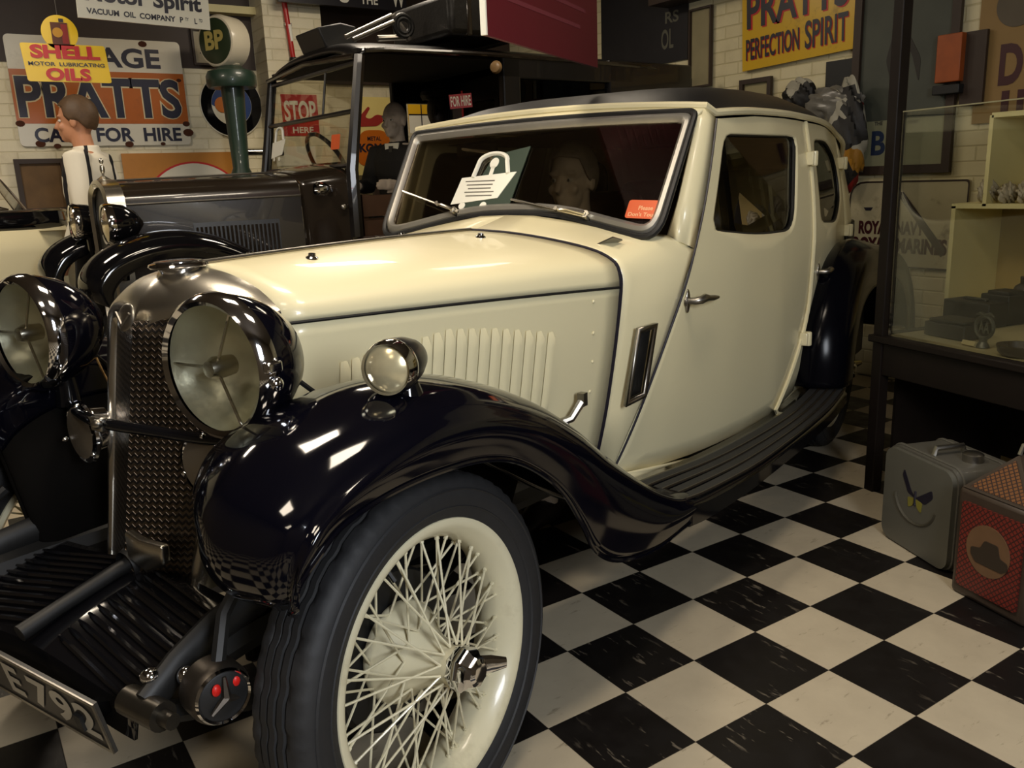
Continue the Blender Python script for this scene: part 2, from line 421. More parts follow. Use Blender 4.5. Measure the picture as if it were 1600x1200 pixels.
# ------------------------------------------------------------------ cream saloon (built in its own frame: x forward, y to its left, z up)
def cpt(u, v, x=None, y=None, z=None):
    o = CMI @ CAM; d = CMI.to_3x3() @ ray(u, v)
    t = (x-o.x)/d.x if x is not None else (y-o.y)/d.y if y is not None else (z-o.z)/d.z
    return o+d*t
CAR = thing('vintage_saloon', 'cream and black vintage saloon car standing on the chequered floor', 'car', CM)
def S(P, s): return [(x, y*s, z) for x, y, z in P]
WW = [(-0.95, .492), (-1.25, .560), (-1.6, .603), (-1.95, .632), (-2.3, .645), (-2.7, .635), (-3.0, .60), (-3.2, .55)]
def side(x, z):
    w = interp([(-a, b) for a, b in WW], -x)
    if z < .93:
        tk = interp([(.95, .088), (1.1, .075), (1.5, .045), (2.0, .02), (3.2, .03)], -x)
        return w - tk*((.93-z)/.55)**1.6
    ln = interp([(.95, .0), (1.3, .02), (1.8, .05), (2.4, .068), (3.2, .07)], -x)
    return w - ln*((z-.93)/.43)**1.4
def on_side(s, off=0.0): return lambda a, b, *_: (a, s*(side(a, b)+off), b)
DOORLINE = [(-1.03, .355), (-1.075, .47), (-1.115, .58), (-1.17, .72), (-1.235, .86), (-1.30, .985), (-1.36, 1.1), (-1.42, 1.23), (-1.475, 1.354)]
REARLINE = [(-2.36, 1.372), (-2.335, 1.2), (-2.29, .95), (-2.275, .68), (-2.20, .53), (-2.10, .42), (-1.98, .33)]
SILL = [(-1.75, .315), (-1.4, .32), (-1.15, .335)]
door_o = DOORLINE + [(-1.8, 1.372), (-2.1, 1.375)] + REARLINE + SILL
win_o = round_poly([(-1.405, 1.03), (-1.525, 1.312), (-2.225, 1.318), (-2.075, .985), (-1.75, .99)], [.05, .05, .06, .08, .3])
rdoor_o = [(-2.0, .33), (-2.115, .42), (-2.215, .53), (-2.288, .68), (-2.303, .95), (-2.348, 1.2), (-2.373, 1.372), (-2.6, 1.368), (-2.8, 1.355), (-3.0, 1.33), (-3.06, 1.2), (-3.08, .98), (-3.07, .84), (-2.9, .82), (-2.7, .80), (-2.5, .74), (-2.34, .6), (-2.25, .47), (-2.2, .36)]
rwin_o = round_poly([(-2.43, .99), (-2.46, 1.31), (-2.72, 1.31), (-2.93, 1.24), (-2.96, 1.08), (-2.75, .97)], [.05, .06, .1, .12, .12, .12])
def star(outer, inner, n=72):
    """match two outlines by angle about the inner one's middle"""
    c = np.mean(np.array(inner), 0)
    def cut(P, a):
        best = None; d = np.array([cos(a), sin(a)])
        for p, q in zip(P, P[1:]+P[:1]):
            p, q = np.array(p)-c, np.array(q)-c; e = q-p; den = d[0]*e[1]-d[1]*e[0]
            if abs(den) < 1e-12: continue
            t = (p[0]*e[1]-p[1]*e[0])/den; u = (p[0]*d[1]-p[1]*d[0])/den
            if t > 0 and -1e-9 <= u <= 1+1e-9 and (best is None or t > best): best = t
        return tuple(c+d*best)
    A = sorted(set([2*pi*i/n for i in range(n)] + [math.atan2(q[1]-c[1], q[0]-c[0]) % (2*pi) for q in outer]))
    return [cut(outer, a) for a in A], [cut(inner, a) for a in A]
def panel(name, outer, inner, s, parent, m, steps=10, thick=.022, off=0.0):
    o, i = star(outer, inner); mb = MB()
    mb.strip(i, o, steps, fn=on_side(s, off))
    return obj(name, mb, m, parent, solid=thick, off=-1 if s > 0 else -1, angle=60)
# --- body: scuttle, screen pillars, sills, rear quarters
BSEC_R = [(.405, .43), (.432, .55), (.455, .68), (.474, .81), (.485, .914), (.480, .952), (.462, .98), (.40, 1.008), (.273, 1.034), (.13, 1.053), (0, 1.061)]
BSEC_F = [(.155, .45), (.178, .56), (.200, .69), (.220, .83), (.237, .952), (.234, .975), (.205, 1.002), (.16, 1.022), (.105, 1.040), (.05, 1.053), (0, 1.058)]
XR, XF = -.975, -.03
SCREEN_LOW = [(-1.225, .515, 1.030), (-1.205, .43, 1.040), (-1.19, .33, 1.058), (-1.175, .2, 1.082), (-1.168, .1, 1.092), (-1.165, 0, 1.095)]
body = MB()
for s in (1, -1):
    front = [(XR-.008, y, z) for y, z in BSEC_R]
    back = [(-1.03, side(-1.03, .355), .355)] + [(x, side(x, z), z) for x, z in DOORLINE[2:5]] + [(-1.30, side(-1.3, .985), .985), (-1.262, .535, 1.02)] + [SCREEN_LOW[0], SCREEN_LOW[1], SCREEN_LOW[2], SCREEN_LOW[4], SCREEN_LOW[5]]
    back = [(x+.006 if i < 4 else x, y, z) for i, (x, y, z) in enumerate(back)]
    front[0] = (XR-.008, .40, .40)
    rows = []
    for k in range(9):
        t = k/8; rows.append([(a[0]*(1-t)+b[0]*t, s*(a[1]*(1-t)+b[1]*t+.012*sin(pi*t)*(1 if j < 5 else .3)), a[2]*(1-t)+b[2]*t) for j, (a, b) in enumerate(zip(front, back))])
    body.grid(rows)
    # sill below the scuttle, down to the running board
    body.grid([[(XR-.008, s*.40, .40), (-1.03, s*side(-1.03, .355), .355), (-1.4, s*side(-1.4, .31), .31)], [(XR-.008, s*.40, .30), (-1.03, s*.44, .30), (-1.4, s*.50, .29)]])
    # screen pillar
    pl = [(-1.30, side(-1.3, .985), .985), (-1.36, side(-1.36, 1.1), 1.1), (-1.42, side(-1.42, 1.23), 1.23), (-1.475, side(-1.475, 1.354), 1.354), (-1.45, .545, 1.385)]
    pi_ = [(-1.225, .515, 1.030), (-1.285, .522, 1.13), (-1.34, .529, 1.25), (-1.392, .530, 1.35), (-1.405, .52, 1.378)]
    pm = [((a[0]+b[0])/2+.012, (a[1]+b[1])/2+.012, (a[2]+b[2])/2) for a, b in zip(pl, pi_)]
    body.grid([S(pl, s), S(pm, s), S(pi_, s)])
    body.add([(-1.30, s*side(-1.3, .985), .985), (-1.262, s*.535, 1.02), (-1.225, s*.515, 1.03)], [(0, 1, 2)])
    # rear quarter and tail
    rows = []
    for z in (.40, .55, .7, .82, .95, 1.08, 1.2, 1.28, 1.33):
        row = []
        xt = interp([(.4, -3.62), (.7, -3.80), (.95, -3.78), (1.1, -3.70), (1.2, -3.58), (1.28, -3.42), (1.33, -3.25)], z)
        x0 = -3.02 if z > .83 else -2.25
        for k in range(15):
            t = k/14
            a = t*pi/2; x = -3.02 - (abs(xt)-3.02)*sin(a)**1.0
            y = side(-3.02, z)*max(cos(a), 0)**.75
            row.append((x, s*y, z))
        rows.append(row)
    body.grid(rows)
    # lower rear side, ahead of the tail, with the wheel opening hidden by the fender
    rows = []
    for z in (.33, .45, .6, .75, .83):
        x0 = interp([(.33, -2.0), (.45, -2.12), (.6, -2.25), (.75, -2.5), (.83, -2.9)], z)-.02
        rows.append([(x0-(x0+3.03)*t, s*(side(x0-(x0+3.03)*t, z)-.012), z) for t in (0, .25, .5, .75, 1)])
    body.grid(rows)
bo = obj('body', body, CREAM, CAR, solid=.014, off=-1, angle=50)
tl = MB()      # black lower tail; tank box added to hide the lit wall and floor
tl.grid([[(-3.0-(xt-3.0)*sin(a), s_*(side(-3.0, z)+.012)*max(cos(a), 0)**.75, z) for s_, a in [(1, pi/2*k/12) for k in range(13)]+[(-1, pi/2*(12-k)/12) for k in range(1, 13)]] for z, xt in ((.30, 3.55), (.45, 3.70), (.6, 3.80), (.75, 3.835), (.90, 3.82), (.945, 3.80))])
tl.box((-3.4, 0, .42), (.5, 1.15, .34))
obj('tail_valance', tl, BLACK, CAR, solid=.004)
# header over the screen and the cream gutter moulding round the roof
head = MB()
top_i = [(-1.398-.010*(1-abs(t)), .53*t, 1.360+.018*(1-t*t)) for t in [i/10 for i in range(-10, 11)]]
top_o = [(-1.425-.012*(1-abs(t)), .545*t, 1.388+.026*(1-t*t)) for t in [i/10 for i in range(-10, 11)]]
head.grid([top_i, [((a[0]+b[0])/2+.01, (a[1]+b[1])/2, (a[2]+b[2])/2) for a, b in zip(top_i, top_o)], top_o])
obj('screen_header', head, CREAM, CAR, solid=.012)
EDGE = [(-1.43, 1.384), (-1.475, 1.372), (-1.6, 1.380), (-1.8, 1.388), (-2.1, 1.391), (-2.36, 1.388), (-2.6, 1.383), (-2.8, 1.37), (-3.0, 1.345), (-3.2, 1.305), (-3.4, 1.24)]
def edge_y(x):
    z = interp([(-a, b) for a, b in EDGE], -x)
    return side(max(x, -3.0), min(z, 1.37))*(1 if x > -3.0 else max(0.05, 1-((abs(x)-3.0)/.75)**2)**.5) if x < -1.475 else .548
gut = [(x, edge_y(x)+.004, z) for x, z in EDGE[1:]]
gl = [tuple(p) for p in smooth_line(gut, 40)]
loop = S(gl[::-1], 1) + [(x-.002+.004, y, z+.002) for x, y, z in top_o[::-1]] + S(gl, -1)
obj('gutter_moulding', MB().tube(loop, .0115, 8), CREAM, CAR)
# roof
roof = MB(); rows = []
XS = [-1.435, -1.47, -1.52, -1.6, -1.75, -1.95, -2.2, -2.45, -2.7, -2.9, -3.05, -3.2, -3.35, -3.5, -3.62, -3.7, -3.745]
for x in XS:
    ze = interp([(-a, b) for a, b in EDGE]+[(3.55, 1.15), (3.7, 1.02), (3.75, .96)], -x); ye = edge_y(x) if x > -3.4 else interp([(3.4, .30), (3.4, .33), (3.55, .26), (3.7, .15), (3.75, .08)], -x)
    cr_ = interp([(1.435, .028), (1.47, .048), (1.52, .062), (1.6, .078), (1.75, .094), (2.0, .108), (2.5, .122), (3.0, .105), (3.3, .08), (3.7, .03)], -x)
    rows.append([(x, ye*t, ze+.004+cr_*(1-abs(t)**5)) for t in [sin(i/14*pi/2) for i in range(-14, 15)]])
roof.grid(rows)
obj('roof', roof, ROOFM, CAR, angle=60)
# --- doors
def hinge(parent, x, z, s, h=.05):
    y = side(x, z); mb = MB().box((x, s*(y+.012), z), (.05, .03, h)).tube([(x, s*(y+.024), z-h*.55), (x, s*(y+.024), z+h*.55)], .013, 8)
    obj('hinge', mb, CREAM, parent, bevel=.004)
def handle(parent, x, z, s, ln=.13):
    y = side(x, z)
    mb = MB().lathe([(0, .006), (.018, .005), (.019, 0), (.0, -.002)], (x, s*y, z), (0, s, 0), 16)
    mb.ellipsoid((x, s*(y+.003), z), (.013, .006, .035))
    mb.tube([(x, s*y, z), (x, s*(y+.028), z+.001), (x-.012, s*(y+.040), z+.003), (x-.035, s*(y+.042), z+.006), (x-.06, s*(y+.044), z+.002), (x-.09, s*(y+.046), z-.001), (x-ln, s*(y+.047), z-.004)], [.010, .011, .012, .013, .0095, .009, .005], 10)
    obj('handle', mb, STEEL if s > 0 else CHROME, parent)
for s in (1, -1):
    d = panel('door', door_o, win_o, s, CAR, CREAM, 12)
    d['label'] = 'front door with its window closed'
    obj('window_pane', MB().prism(win_o, 0, 1, lambda a, b, h: (a, s*(side(a, b)-.016-.004*h), b)), PANE, d, smooth=False)
    obj('window_channel', MB().tube([(a, s*(side(a, b)-.012), b) for a, b in win_o], .007, 6, closed=True), BLACK, d)
    obj('door_seam', MB().tube([(a-.002, s*(side(a, b)+.0005), b) for a, b in smooth_line(DOORLINE, 30)], .0035, 6), INK, d)
    handle(d, -1.262, .838, s); hinge(d, -2.33, 1.235, s); hinge(d, -2.245, .56, s)
    d2 = panel('door', rdoor_o, rwin_o, s, CAR, CREAM, 10)
    d2['label'] = 'rear door hinged at its back edge'
    obj('window_pane', MB().prism(rwin_o, 0, 1, lambda a, b, h: (a, s*(side(a, b)-.016-.004*h), b)), PANE, d2, smooth=False)
    handle(d2, -2.40, .80, s, .10); hinge(d2, -3.0, 1.215, s); hinge(d2, -3.02, .92, s)
    obj('window_channel', MB().tube([(a, s*(side(a, b)-.012), b) for a, b in rwin_o], .007, 6, closed=True), BLACK, d2)
    # raised cream beading down the door joint
    obj('door_beading', MB().tube([(a-.006, s*(side(a, b)+.003), b) for a, b in smooth_line(REARLINE, 30)], .008, 6), CREAM, d2)
    # scuttle ventilator
    q = [(-1.006, .60), (-1.006, .80)]
    v = thing_v = MB(); 
    vy = lambda x, z: s*(interp([(.57, .472), (.80, .497)], z) + (-1.0-x)*.34)
    rim_o = [(-1.000, .575), (-1.075, .590), (-1.090, .800), (-1.020, .795)]
    rim_i = [(-1.010, .592), (-1.064, .602), (-1.078, .786), (-1.028, .782)]
    v.strip([(a, vy(a, b)+s*.012, b) for a, b in rim_o], [(a, vy(a, b)+s*.014, b) for a, b in rim_i])
    ve = obj('scuttle_vent', v, STEEL, CAR, solid=.012, off=0)
    g = MB().add([(a, vy(a, b)+s*.006, b) for a, b in rim_i], [(0, 1, 2, 3)])
    obj('vent_gauze', g, BLACK, ve, solid=.004)
# --- bonnet
def bsec(t, bulge=.010):
    return [(XF+(XR-XF)*t, a[0]*(1-t)+b[0]*t+bulge*sin(pi*t)*(1 if j < 7 else .4), a[1]*(1-t)+b[1]*t+.004*sin(pi*t)) for j, (a, b) in enumerate(zip(BSEC_F, BSEC_R))]
TT = [i/16 for i in range(17)]
def bside(x, z):
    t = (x-XF)/(XR-XF); q = bsec(t)[:5]
    return interp([(p[2], p[1]) for p in q], z)
for s in (1, -1):
    rows = [S(smooth_line(bsec(t)[:5], 12), s) for t in TT]
    rows = [r[:-1]+[(r[-1][0], r[-1][1], r[-1][2]-.004)] for r in rows]
    bs = obj('bonnet_side', MB().grid(rows), CREAM, CAR, solid=.006)
    rows = [S(smooth_line(bsec(t)[4:], 14), s) for t in TT]
    bt = obj('bonnet_top', MB().grid(rows), CREAM, CAR, solid=.006)
    obj('hinge_strip', MB().tube([(p[0], s*(p[1]+.001), p[2]-.003) for p in [bsec(t)[4] for t in TT]], .0035, 6), BLACK, bs)
    obj('rear_seam', MB().tube([(XR-.004, s*(y+.002), z) for y, z in smooth_line(BSEC_R, 40)], .0055, 6), INK, bs)
    # louvres
    for k in range(19):
        u = 526+18.4*k; y = .3
        for _ in range(4): x = cpt(u, 575, y=y).x; y = bside(x, .70)
        vt = interp([(526, 563), (600, 540), (640, 529), (690, 512), (760, 510), (860, 516)], u)
        zt = cpt(u, vt, y=y).z; zb = .60
        P = []
        for z in [zb+(zt-zb)*i/12 for i in range(13)]:
            e = min(1, min(z-zb, zt-z)/.02+.02); y = bside(x, z)
            P.append([(x+.012, s*(y+.001), z), (x+.006, s*(y+.001+.006*e), z), (x-.002, s*(y+.001+.010*e), z), (x-.008, s*(y+.001+.011*e), z), (x-.010, s*(y+.0005), z)])
        obj('louvre', MB().grid(P), CREAM, bs)
    # catch at the back lower corner, small buttons
    y = bside(-.80, .60)
    obj('bonnet_catch', MB().tube([(-.775, s*y, .572), (-.80, s*(y+.03), .585), (-.83, s*(y+.045), .625)], [.012, .011, .012], 8).box((-.832, s*(y+.046), .632), (.02, .02, .035)), STEEL, bs)
    for x, z in ((-.875, .885), (-.885, .80), (-.895, .72), (-.90, .635)): obj('stud', MB().ellipsoid((x, s*(bside(x, z)+.001), z), (.005, .003, .005), 6, 8), CREAM, bs)
    for x, y in ((-.25, .10), (-.83, .14)):
        z = bsec((x-XF)/(XR-XF)); zz = interp([(p[1], p[2]) for p in z[::-1]], y); obj('bonnet_button', MB().lathe([(0, .012), (.008, .012), (.009, .006), (.014, .003), (.015, -.004)], (x, s*y, zz), (0, .15*s, 1), 14), CHROME, bt)
    y = interp([(p[1], p[2]) for p in bsec(1.0)[::-1]], .36)
    obj('scuttle_plate', MB().box((-1.06, s*.405, 1.020), (.05, .07, .004), Matrix.Rotation(radians(22*s), 3, 'X') @ Matrix.Rotation(radians(-14), 3, 'Y')), STEEL, CAR)
obj('centre_hinge', MB().tube([(p[0], 0, p[2]+.003) for p in [bsec(t)[-1] for t in TT]], .0055, 8), STEEL, CAR)
# --- windscreen
SW = 1.0
def scr(y, z): return (-1.17-.676*(z-1.05), y, z)     # plane of the screen
def low(y): return interp([(0, 1.097), (.1, 1.095), (.2, 1.086), (.33, 1.058), (.43, 1.036), (.52, 1.020)], abs(y))
def top(y): return 1.372+.012*(1-(y/.53)**2)
def screen_outline(g, lo=0.0, n=15):
    q = []
    yb, yt = .512-g, .528-g
    q += [(yb*(i/n*2-1), low(yb*(i/n*2-1))+g) for i in range(n+1)]
    q += [(yt*(1-i/n*2), top(yt*(1-i/n*2))-g) for i in range(n+1)]
    return q
def rc(g, r): 
    q = screen_outline(g); rr = [0]*len(q); n = len(q)//2
    rr[0] = rr[n-1] = r; rr[n] = rr[2*n-1] = r*.35
    P = []
    # round only the four corners
    idx = {0: r, n-1: r, n: r*.3, 2*n-1: r*.3}
    keep = [p for i, p in enumerate(q) if all(i in idx or min(abs(i-c), len(q)-abs(i-c)) > 1 for c in idx)]
    rad = [idx.get(q.index(p), 0) for p in keep]
    return round_poly(keep, rad, 6)
gask = obj('screen_gasket', MB().tube([tuple(Vector(scr(*p))+Vector((.002, 0, .0))) for p in rc(-.002, .070)], .010, 8, closed=True), BLACK, CAR)
o1, i1 = rc(.004, .068), rc(.031, .032)
N = 160
O3, I3 = resample([scr(*p) for p in o1], N), resample([scr(*p) for p in i1], N)
nrm = Vector((.828, 0, .56))
mid = [tuple((Vector(a)+Vector(b))/2+nrm*.016) for a, b in zip(O3, I3)]
bk = [tuple((Vector(a)+Vector(b))/2-nrm*.012) for a, b in zip(O3, I3)]
wsf = obj('windscreen_frame', MB().grid([O3, [tuple(Vector(p)*.7+Vector(q)*.3+nrm*.006) for p, q in zip(O3, mid)], mid, [tuple(Vector(p)*.7+Vector(q)*.3+nrm*.004) for p, q in zip(I3, mid)], I3, bk], closed_u=True, closed_v=True), ALU, CAR)
obj('windscreen_pane', MB().add([scr(*p) for p in i1], [tuple(range(len(i1)))]), glass('screen_glass', (0.80, 0.76, 0.68), 0.5), wsf, smooth=False, solid=.004)
def wiper(a, b, c):
    m = MB(); A, B, C = [Vector(scr(*p))+nrm*h for p, h in ((a, .03), (b, .024), (c, .018))]
    m.tube([A, A-nrm*.03], .012, 10).tube([A, A.lerp(B, .55)+nrm*.012, B], [.007, .004, .003], 8).tube([B.lerp(C, -.55), B.lerp(C, .5), C], .004, 6)
    m.tube([B, B+nrm*.01], .007, 8)
    obj('wiper', m, NICKEL, wsf)
P2 = lambda u, v: (lambda q: (q.y, q.z))(scr_hit(u, v))
def scr_hit(u, v):
    o = CMI @ CAM; d = CMI.to_3x3() @ ray(u, v); n = Vector((1, 0, .676)); t = (-1.17+.676*1.05-n.dot(o))/n.dot(d); return o+d*t
wiper(P2(715, 335), P2(690, 325), P2(634, 303)); wiper(P2(920, 342), P2(875, 334), P2(803, 316))
# --- radiator
def vx(z, y): return .135+(.944-z)*.195 - .075*min(1, abs(y)/.17)     # vee front
FA = [(.128, .455), (.140, .60), (.155, .78), (.163, .90), (.155, .955), (.11, .972), (.055, .962), (.0, .935)]
FB = [(.160, .45), (.176, .60), (.196, .78), (.208, .91), (.205, .965), (.165, 1.008), (.085, 1.036), (.0, 1.045)]
FC = [(.162, .45), (.190, .60), (.216, .80), (.237, .952), (.228, .982), (.175, 1.017), (.09, 1.044), (.0, 1.058)]
nA = smooth_line(FA, 30); nB = smooth_line(FB, 30); nC = smooth_line(FC, 30)
def full(L_, fn): return [fn(y, z, 1) for y, z in L_] + [fn(y, z, -1) for y, z in L_[-2::-1]]
Ar = full(nA, lambda y, z, s: (vx(z, y)+.004, s*y, z)); Br = full(nB, lambda y, z, s: (vx(z, y)-.004-(.055 if z > .93 else .055*max(0, (z-.8)/.13))*(1-min(1, y/.2))*.8, s*y, z))
Cr = full(nC, lambda y, z, s: (XF, s*y, z))
rows = []
AB = [tuple((np.array(a)*.5+np.array(b)*.5)+np.array((.012, 0, .004 if a[2] > .93 else 0))) for a, b in zip(Ar, Br)]
BC = [tuple(np.array(b)*.5+np.array(c)*.5+np.array((0, .006*np.sign(b[1]), .006))) for b, c in zip(Br, Cr)]
An = [(x-.02, y*.97, z) for x, y, z in Ar]
rs = obj('radiator_shell', MB().grid([An, Ar, AB, Br, BC, Cr]), NICKEL, CAR, angle=70, sub=1)
def grille_mat():
    t = NT('grille_mesh'); o = t.xyz()
    tri = t.math('PINGPONG', t.math('MULTIPLY', o[1], 1.0), .0065)
    ph = t.math('ADD', o[2], t.math('MULTIPLY', tri, .9))
    k = t.math('FRACT', t.math('MULTIPLY', ph, 1/.0125))
    st = t.ramp(t.math('ABSOLUTE', t.math('SUBTRACT', k, .5)), .2, .32)
    c = t.mix(st, (.16, .13, .10), (.004, .003, .003)); t.bump(st, 0.8, .004)
    return t.set(Base_Color=c, Roughness=.35, Metallic=t.math('SUBTRACT', 1.0, st))
g = MB(); rows = []
for z in np.linspace(.452, .965, 14):
    hw = interp([(b, a) for a, b in FA[:5]], z)
    rows.append([(vx(z, y*hw)-.012, y*hw, z) for y in np.linspace(-1, 1, 21)])
g.grid(rows)
gr = obj('radiator_grille', g, grille_mat(), CAR, solid=.01, off=1)
obj('grille_spine', MB().tube([(vx(z, 0)-.008, 0, z) for z in np.linspace(.46, .93, 8)], .004, 8), NICKEL, gr)
cap = MB().lathe([(0, .034), (.048, .034), (.056, .031), (.058, .027), (.054, .023), (.040, .021), (.036, .014), (.037, .004), (.046, -.004), (.05, -.012)], (.014, 0, 1.034), (0, 0, 1), 40)
cap.lathe([(.044, .034), (.046, .036), (.030, .038), (0, .038)], (.014, 0, 1.034), (0, 0, 1), 40)
obj('radiator_cap', cap, CHROME, rs)
bdg = MB().ellipsoid((.142, 0, .975), (.006, .026, .028), 10, 16, Matrix.Rotation(radians(-20), 3, 'Y'))
bdg.tube([(.148, -.022, .985), (.152, 0, .962), (.148, .022, .985)], .003, 6)
obj('badge', bdg, STEEL, rs)
# chrome kick plate and crank boss under the grille
kp = [tuple(cpt(u, v, x=.215)) for u, v in ((200, 828), (222, 842), (258, 852), (262, 880), (236, 893), (206, 868))]
kpl = obj('grille_bracket', MB().add(kp, [tuple(range(len(kp)))]), NICKEL, CAR, solid=.02, off=0, bevel=.005)
# --- lamps
def lamp(name, c, r, length, bowl, rim_m=CHROME, out=0.0, lens_m=CLEAR, rw=1.0):
    c = Vector(c); ax = Vector((1, out, 0)).normalized()
    h = obj(name, MB().lathe([(r*.99, 0), (r*1.03, -.012), (r*1.02, -length*.22), (r*.93, -length*.45), (r*.74, -length*.68), (r*.45, -length*.88), (r*.16, -length*.985), (0, -length)], c, ax, 48), bowl, CAR)
    obj('rim', MB().lathe([(r*.90, .012), (r*.96, .018), (r*1.03, .010), (r*1.07, -.006*rw), (r*1.07, -.022*rw), (r*1.03, -.03*rw)], c, ax, 56), rim_m, h)
    obj('reflector', MB().lathe([(r*.93, .004), (r*.8, -length*.2), (r*.55, -length*.38), (r*.25, -length*.48), (0, -length*.5)], c, ax, 48), mat('painted_reflection_bowl', (.90, .82, .58), rough=.34, metal=.45, var=.35, scale=16, bump=.25, bscale=18), h)  # warm patchy colour stands in for the lit room the bowl would mirror
    obj('lens', MB().lathe([(r*.93, .008), (r*.7, .016), (r*.4, .022), (0, .025)], c, ax, 48), lens_m, h)
    return h
for s in (1, -1):
    c = (.196, .330, .918) if s > 0 else (.166, -.332, .926); r = .117
    h = lamp('headlamp', c, r, .165, NAVY, out=.08 if s > 0 else .02, rw=.65)
    tb = MB(); 
    for a in (90, 210, 330):
        tb.tube([Vector(c)+Vector((.002, 0, 0)), Vector(c)+Vector((.006, r*.92*sin(radians(a+180)), r*.92*cos(radians(a+180)))) ], .003, 6)
    obj('tribar', tb, NICKEL, h)
    obj('bulb_holder', MB().lathe([(0, .02), (.014, .018), (.02, .004), (.017, -.03), (0, -.034)], c, (1, 0, 0), 16), NICKEL, h)
    obj('rim_clip', MB().box((c[0]-.01, c[1]+s*(r*1.07), c[2]+.01), (.03, .014, .018)).ellipsoid((c[0]-.012, c[1]+s*r*1.1, c[2]-.018), (.012, .008, .012), 8, 10), CHROME, h, bevel=.003)
    obj('stem', MB().tube([(.10, .335*s, .82), (.10, .335*s, .755)], [.02, .028], 12), GLOSSBLK, h)
    obj('cable', MB().tube([(.03, .335*s, .86), (.0, .345*s, .83), (-.02, .35*s, .80), (-.03, .34*s, .76)], .005, 6), BLACK, h)
    l = lamp('side_lamp', (.074, .60*s, .917), .043, .125, mat('lamp_black', (.006, .006, .007), rough=.3), out=.32*s, lens_m=mat('painted_reflection_lens', (.78, .68, .42), rough=.22, metal=.55, var=.3, scale=30), rw=.5)  # opaque cream lens colour stands in for the reflection on the glass
    obj('foot', MB().tube([(.035, .60*s, .885), (.035, .598*s, .86)], [.02, .03], 10), GLOSSBLK, l)
    # horn trumpets beside the grille
    hc = Vector(cpt(322, 728, x=.15)) if s > 0 else Vector((.15, -.21, .72)); hc.y = s*abs(hc.y)
    hh = obj('horn', MB().lathe([(.066, .0), (.068, -.006), (.05, -.02), (.045, -.05), (.03, -.055), (0, -.06)], hc, (1, .1*s, 0), 36), CHROME, CAR)
    obj('horn_face', MB().lathe([(.056, .004), (.03, .008), (0, .009)], hc, (1, .1*s, 0), 30), mat('horn_face', (.22, .19, .15), rough=.35, metal=.6), hh)
    for a in (80, 200, 320): obj('horn_screw', MB().ellipsoid(hc+Vector((.006, .061*cos(radians(a)), .061*sin(radians(a)))), (.007, .006, .006), 6, 8), CHROME, hh)
bar = [(.10, .335, .755), (.155, .2, .765), (.215, .04, .785), (.222, 0, .787), (.215, -.04, .785), (.155, -.2, .765), (.10, -.335, .755)]
bb = obj('lamp_bar', MB().tube(bar, .011, 12), GLOSSBLK, CAR)
obj('bar_clamp', MB().box((.226, 0, .787), (.018, .035, .028)).ellipsoid((.236, .01, .79), (.01, .012, .01), 8, 10), STEEL, bb, bevel=.004)
# --- front fenders
CREST = [(.325, .602), (.372, .640), (.388, .70), (.375, .760), (.330, .808), (.26, .846), (.165, .870), (.05, .882), (-.08, .868), (-.2, .832), (-.33, .775), (-.46, .695), (-.58, .605), (-.70, .515), (-.81, .44), (-.91, .385), (-1.0, .355)]
def fender_rows(s):
    P = []; n = len(CREST)
    for i, (x, z) in enumerate(CREST):
        a, b = CREST[max(i-1, 0)], CREST[min(i+1, n-1)]; t = Vector((b[0]-a[0], b[1]-a[1])).normalized(); nx, nz = -t.y*-1, t.x*-1
        nx, nz = (t.y*1, -t.x*1)
        if nx*(x-0)+nz*(z-.35) < 0: nx, nz = -nx, -nz
        f = i/(n-1)
        yi = interp([(0, .385), (.12, .385), (.3, .345), (.55, .36), (.7, .385), (.85, .43), (1, .47)], f)
        yc = interp([(0, .52), (.4, .52), (.75, .545), (1, .59)], f)
        yo = interp([(0, .60), (.07, .645), (.2, .668), (.6, .672), (.85, .685), (1, .70)], f)
        di = interp([(0, .06), (.12, .10), (.22, .085), (.35, .055), (.7, .045), (1, .0)], f); do = interp([(0, .0), (.1, .022), (.3, .046), (.75, .044), (.9, .02), (1, .004)], f)
        # outer lip follows the tyre, then runs down to the running board
        lip = interp_pt(LIP, f)
        q = lambda y, d: (x-nx*d, y, z-nz*d)
        P.append([(x-nx*(di+.07), yi-.004, z-nz*(di+.07)), q(yi, di), q(yi+.035, di*.66), q((yi+yc)/2, di*.30), q(yc, 0), q((yc+yo)/2+.01, do*.25), q(yo-.02, do*.72), q(yo, do+.008),
                  ((x-nx*do)*.62+lip[0]*.38, yo+.014, (z-nz*do)*.62+lip[1]*.38), (lip[0], yo+.006, lip[1])])
    return [S(r, s) for r in P]
def interp_pt(T, f): return (interp([(a, b[0]) for a, b in T], f), interp([(a, b[1]) for a, b in T], f))
LIP = [(0, (.330, .612)), (.06, (.355, .635)), (.125, (.355, .675)), (.19, (.325, .710)), (.25, (.285, .735)), (.31, (.22, .748)), (.375, (.14, .752)), (.44, (.05, .748)), (.5, (-.05, .735)), (.56, (-.15, .705)), (.62, (-.245, .65)), (.69, (-.33, .575)), (.75, (-.39, .49)), (.81, (-.44, .41)), (.875, (-.55, .345)), (.94, (-.74, .300)), (1, (-.99, .296))]
